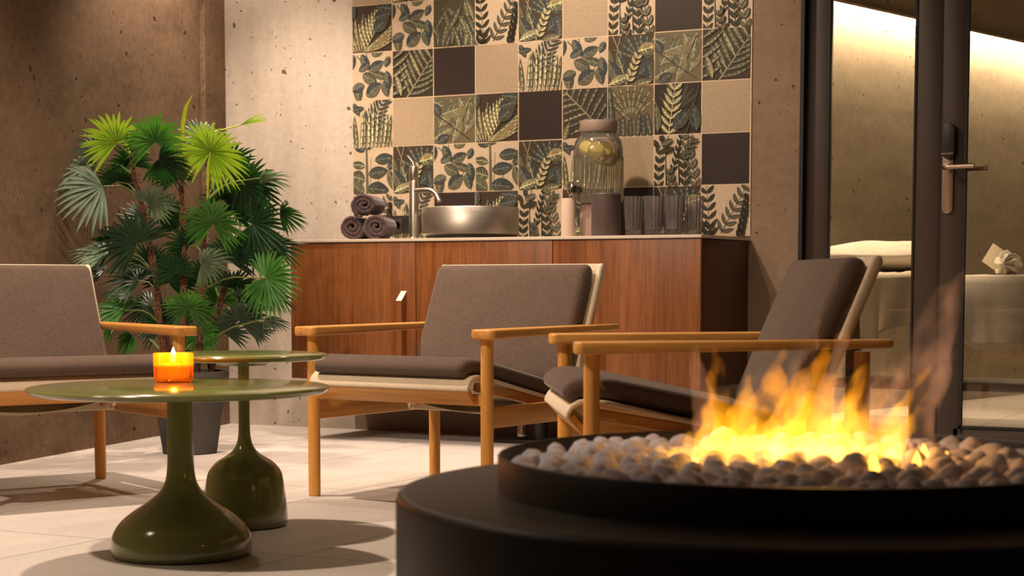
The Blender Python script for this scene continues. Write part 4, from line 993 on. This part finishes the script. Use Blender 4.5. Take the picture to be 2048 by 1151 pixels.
# ------------------------------------------------------------------ fire bowl
PX, PY = -.948, 2.941
fb = empty('fire_bowl', (PX, PY, 0)); tag(fb, 'round black steel fire bowl on a stepped drum', 'fire bowl')
RB, RT, ZT, ZR = .701, .524, .348, .410
MB().lathe([(0, 0), (RB, 0), (RB, ZT - .016), (RB - .003, ZT - .006), (RB - .009, ZT - .001), (RB - .016, ZT), (0, ZT)], n=160).build('drum', M_pit, fb, smooth=50)
MB().lathe([(RT, ZT - .001), (RT, ZR - .003), (RT - .002, ZR), (RT - .006, ZR), (RT - .008, ZR - .003), (RT - .008, ZT - .001)], n=160, cap=False).build('ring', M_pit, fb, smooth=50)
M_peb = [concrete('white_marble_pebble', (.74, .71, .77), .86, (1, 1, 1), .2)]
rp = random.Random(11); base_me = []
for k in range(7):
    bm = bmesh.new(); bmesh.ops.create_icosphere(bm, subdivisions=3, radius=1)
    sx, sy, sz = rp.uniform(.85, 1.15), rp.uniform(.8, 1.05), rp.uniform(.66, .9)
    for v in bm.verts:
        p = v.co.normalized(); r = 1 + .28 * noise.noise(p * .9 + Vector((k * 7.3, 0, 0))) + .12 * noise.noise(p * 2.2 + Vector((0, k * 3.1, 0)))
        v.co = Vector((p.x * sx, p.y * sy, p.z * sz)) * r * .0258
    me = bpy.data.meshes.new('white_pebble'); bm.to_mesh(me); bm.free(); me.materials.append(M_peb[0]); me.shade_smooth(); base_me.append(me)
# under-layer nobody can count
bm = bmesh.new(); pts = []
for i in range(150):
    for j in range(40):
        pass
mb = MB(); rings = []
for i in range(26):
    r = .5065 * i / 25 + .0005; ring = []
    for j in range(160):
        a = 2 * PI * j / 160; x, y = r * math.cos(a), r * math.sin(a)
        d = noise.cell_vector(Vector((x * 22, y * 22, 0))).x
        vd = noise.voronoi(Vector((x * 26, y * 26, 0)))[0][0]
        ring.append((x, y, .366 + .014 * max(0, 1 - vd * 1.3) + .006 * (1 - (r / .5) ** 2)))
    rings.append(ring)
mb.loft(rings, True, True); o = mb.build('pebble_bed', M_peb[0], smooth=60, loc=(PX, PY, 0)); tag(o, 'lower layer of small white stones in the fire bowl', 'stones', None, 'stuff')
spots = []; tries = 0
while len(spots) < 300 and tries < 200000:
    tries += 1; r = .484 * math.sqrt(rp.random()); a = rp.random() * 2 * PI; x, y = r * math.cos(a), r * math.sin(a)
    md = .0455 if tries < 120000 else .0435
    if all((x - q[0]) ** 2 + (y - q[1]) ** 2 > md ** 2 for q in spots): spots.append((x, y))
for i, (x, y) in enumerate(spots):
    o = bpy.data.objects.new('white_pebble', base_me[i % 7]); col.objects.link(o)
    s = rp.uniform(.78, 1.06); r = math.hypot(x, y)
    o.scale = (s, s, s); z = .3865 + .008 * (1 - (r / .5) ** 2) + rp.uniform(-.004, .007)
    if x > .12 and rp.random() < .10: z += .012
    o.location = (PX + x, PY + y, z); o.rotation_euler = (rp.uniform(-.5, .5), rp.uniform(-.5, .5), rp.random() * 6.28)
    tag(o, 'small rounded white stone in the bed of stones filling the black fire bowl', 'stone', 'white stones in the fire bowl')

# ------------------------------------------------------------------ flames
def to_local(px, py, depth=0):
    """bowl-local point from right/up offsets (metres) seen from the seating side"""
    return Vector((RV.x * px - camdir.x * -depth, RV.y * px - camdir.y * -depth, py))
def tongue(bm, base, h, r, lean, seed, wig=.25):
    n = 12; pts = []; rad = []
    for k in range(n + 1):
        t = k / n; ox = lean * t ** 1.4 * h + wig * r * 1.6 * noise.noise(Vector((seed, t * 2.6, 0))) * t; oy = wig * r * 1.6 * noise.noise(Vector((seed, t * 2.6, 9))) * t
        pts.append(base + RV * ox + camdir * oy + Vector((0, 0, h * t)))
        rad.append(max(.0045, r * (1 - t) ** .6 * (.55 + .9 * math.sin(min(1, t * 1.9 + .25) * PI / 2) - .35 * t) * (1 + .25 * noise.noise(Vector((seed, t * 6, 4))))))
    rings = []
    for p, q in zip(pts, rad): rings.append([bm.verts.new(p + Vector((math.cos(2 * PI * k / 12) * q, math.sin(2 * PI * k / 12) * q, 0))) for k in range(12)])
    for i in range(n):
        for j in range(12): bm.faces.new((rings[i][j], rings[i][(j + 1) % 12], rings[i + 1][(j + 1) % 12], rings[i + 1][j]))
    bm.faces.new(rings[0][::-1]); bm.faces.new(rings[-1])
def flame_mat(name, strength, cool, nscale, thr):
    m, t, b = nt(name); t.nodes.remove(b); out = t.nodes['Material Output']
    tc = N(t, 'ShaderNodeTexCoord'); sp = N(t, 'ShaderNodeSeparateXYZ'); t.links.new(tc.outputs['Object'], sp.inputs[0])
    mp = N(t, 'ShaderNodeMapping'); mp.inputs['Scale'].default_value = (1, 1, .5); t.links.new(tc.outputs['Object'], mp.inputs[0])
    n = N(t, 'ShaderNodeTexNoise', Scale=nscale, Detail=3, Roughness=.55, Distortion=.6); t.links.new(mp.outputs[0], n.inputs[0])
    hgt = N(t, 'ShaderNodeMapRange'); hgt.inputs['From Min'].default_value = .0; hgt.inputs['From Max'].default_value = .17; t.links.new(sp.outputs[2], hgt.inputs['Value'])
    f = N(t, 'ShaderNodeMapRange'); f.inputs['From Min'].default_value = thr; f.inputs['From Max'].default_value = thr + .16; t.links.new(n.outputs[0], f.inputs['Value'])
    colr = ramp(t, hgt.outputs[0], [(0, (1.0, .52, .08)), (.22, (1.0, .40, .012)), (1, (1.0, .30, .008))] if not cool else [(0, (1, .40, .12)), (1, (1, .42, .2))])
    st_ = N(t, 'ShaderNodeMath', operation='MULTIPLY'); t.links.new(f.outputs[0], st_.inputs[0])
    fall = N(t, 'ShaderNodeMapRange'); fall.inputs['From Min'].default_value = 0; fall.inputs['From Max'].default_value = .26; fall.inputs['To Min'].default_value = strength; fall.inputs['To Max'].default_value = strength * .45
    t.links.new(sp.outputs[2], fall.inputs['Value']); t.links.new(fall.outputs[0], st_.inputs[1])
    e = N(t, 'ShaderNodeEmission'); t.links.new(colr, e.inputs[0]); t.links.new(st_.outputs[0], e.inputs[1])
    t.links.new(e.outputs[0], out.inputs['Volume']); return m
fl = empty('gas_fire', (PX, PY, .392)); tag(fl, 'yellow and orange gas flames rising from the white stones', 'fire')
rf = random.Random(4)
def flames(name, specs, mat, vox):
    bm = bmesh.new()
    for (px, dp, h, r, lean) in specs: tongue(bm, RV * px + camdir * dp, h, r, lean, rf.random() * 50)
    me = bpy.data.meshes.new(name); bm.to_mesh(me); bm.free(); me.materials.append(mat)
    o = bpy.data.objects.new(name, me); col.objects.link(o); o.parent = fl
    rm = o.modifiers.new('merge', 'REMESH'); rm.mode = 'VOXEL'; rm.voxel_size = vox; rm.use_smooth_shade = True
    sm = o.modifiers.new('soft', 'SMOOTH'); sm.factor = .5; sm.iterations = 4
    tx_ = bpy.data.textures.new(name, 'CLOUDS'); tx_.noise_scale = .028
    dm = o.modifiers.new('flicker', 'DISPLACE'); dm.texture = tx_; dm.texture_coords = 'LOCAL'; dm.strength = .022; dm.mid_level = .45
    r2 = o.modifiers.new('close', 'REMESH'); r2.mode = 'VOXEL'; r2.voxel_size = vox; r2.use_smooth_shade = True
    return o
sp1 = []
for px, h, r, lean in [(-.165, .12, .026, .1), (-.140, .21, .030, -.10), (-.115, .165, .034, .15), (-.09, .22, .026, .25), (-.065, .18, .038, .1), (-.05, .14, .036, .6), (-.035, .17, .036, .35), (-.01, .21, .030, .3), (.02, .16, .034, .3), (.03, .20, .026, .5), (.045, .20, .028, .45), (.065, .16, .028, .6), (.08, .14, .030, .3), (.11, .12, .026, .5), (.145, .10, .020, .6), (-.13, .075, .038, 0), (-.06, .085, .046, 0), (.0, .075, .042, .1), (.06, .065, .036, .2), (.125, .21, .015, .55), (.155, .16, .014, .5), (-.21, .035, .020, .2), (-.24, .025, .018, .1), (-.185, .05, .02, 0)]:
    sp1.append((px, rf.uniform(-.09, .07), h, r, lean))
flames('flame_body', sp1, flame_mat('flame_glow', 30, False, 20, .40), .005)
sp2 = [(-.15, .05, .26, .022, -.15), (-.10, -.02, .25, .026, .25), (-.03, .05, .27, .030, .30), (.02, -.03, .24, .028, .45), (.08, .02, .28, .030, .5), (.11, .0, .33, .034, .45), (.16, .03, .32, .034, .35), (.05, .06, .30, .024, .2), (.17, -.03, .20, .022, .5), (.19, 0, .36, .040, .3), (-.06, .0, .22, .03, .6)]
flames('flame_wisps', sp2, flame_mat('flame_haze', 10, True, 15, .43), .006)
for k, (px, dp, s) in enumerate([(.22, .0, 1), (.245, -.06, .8), (.185, -.10, .9), (.09, -.20, 1.2), (.17, .05, .7), (-.19, -.1, .7)]):
    MB().lathe([(.002, .0), (.008 * s, .006), (.009 * s, .014), (.005 * s, .026 * s), (.0005, .036 * s)], n=16).build('small_flame', glow('bright_flame', (1.0, .42, .04), 2.2), fl).location = RV * px + camdir * dp
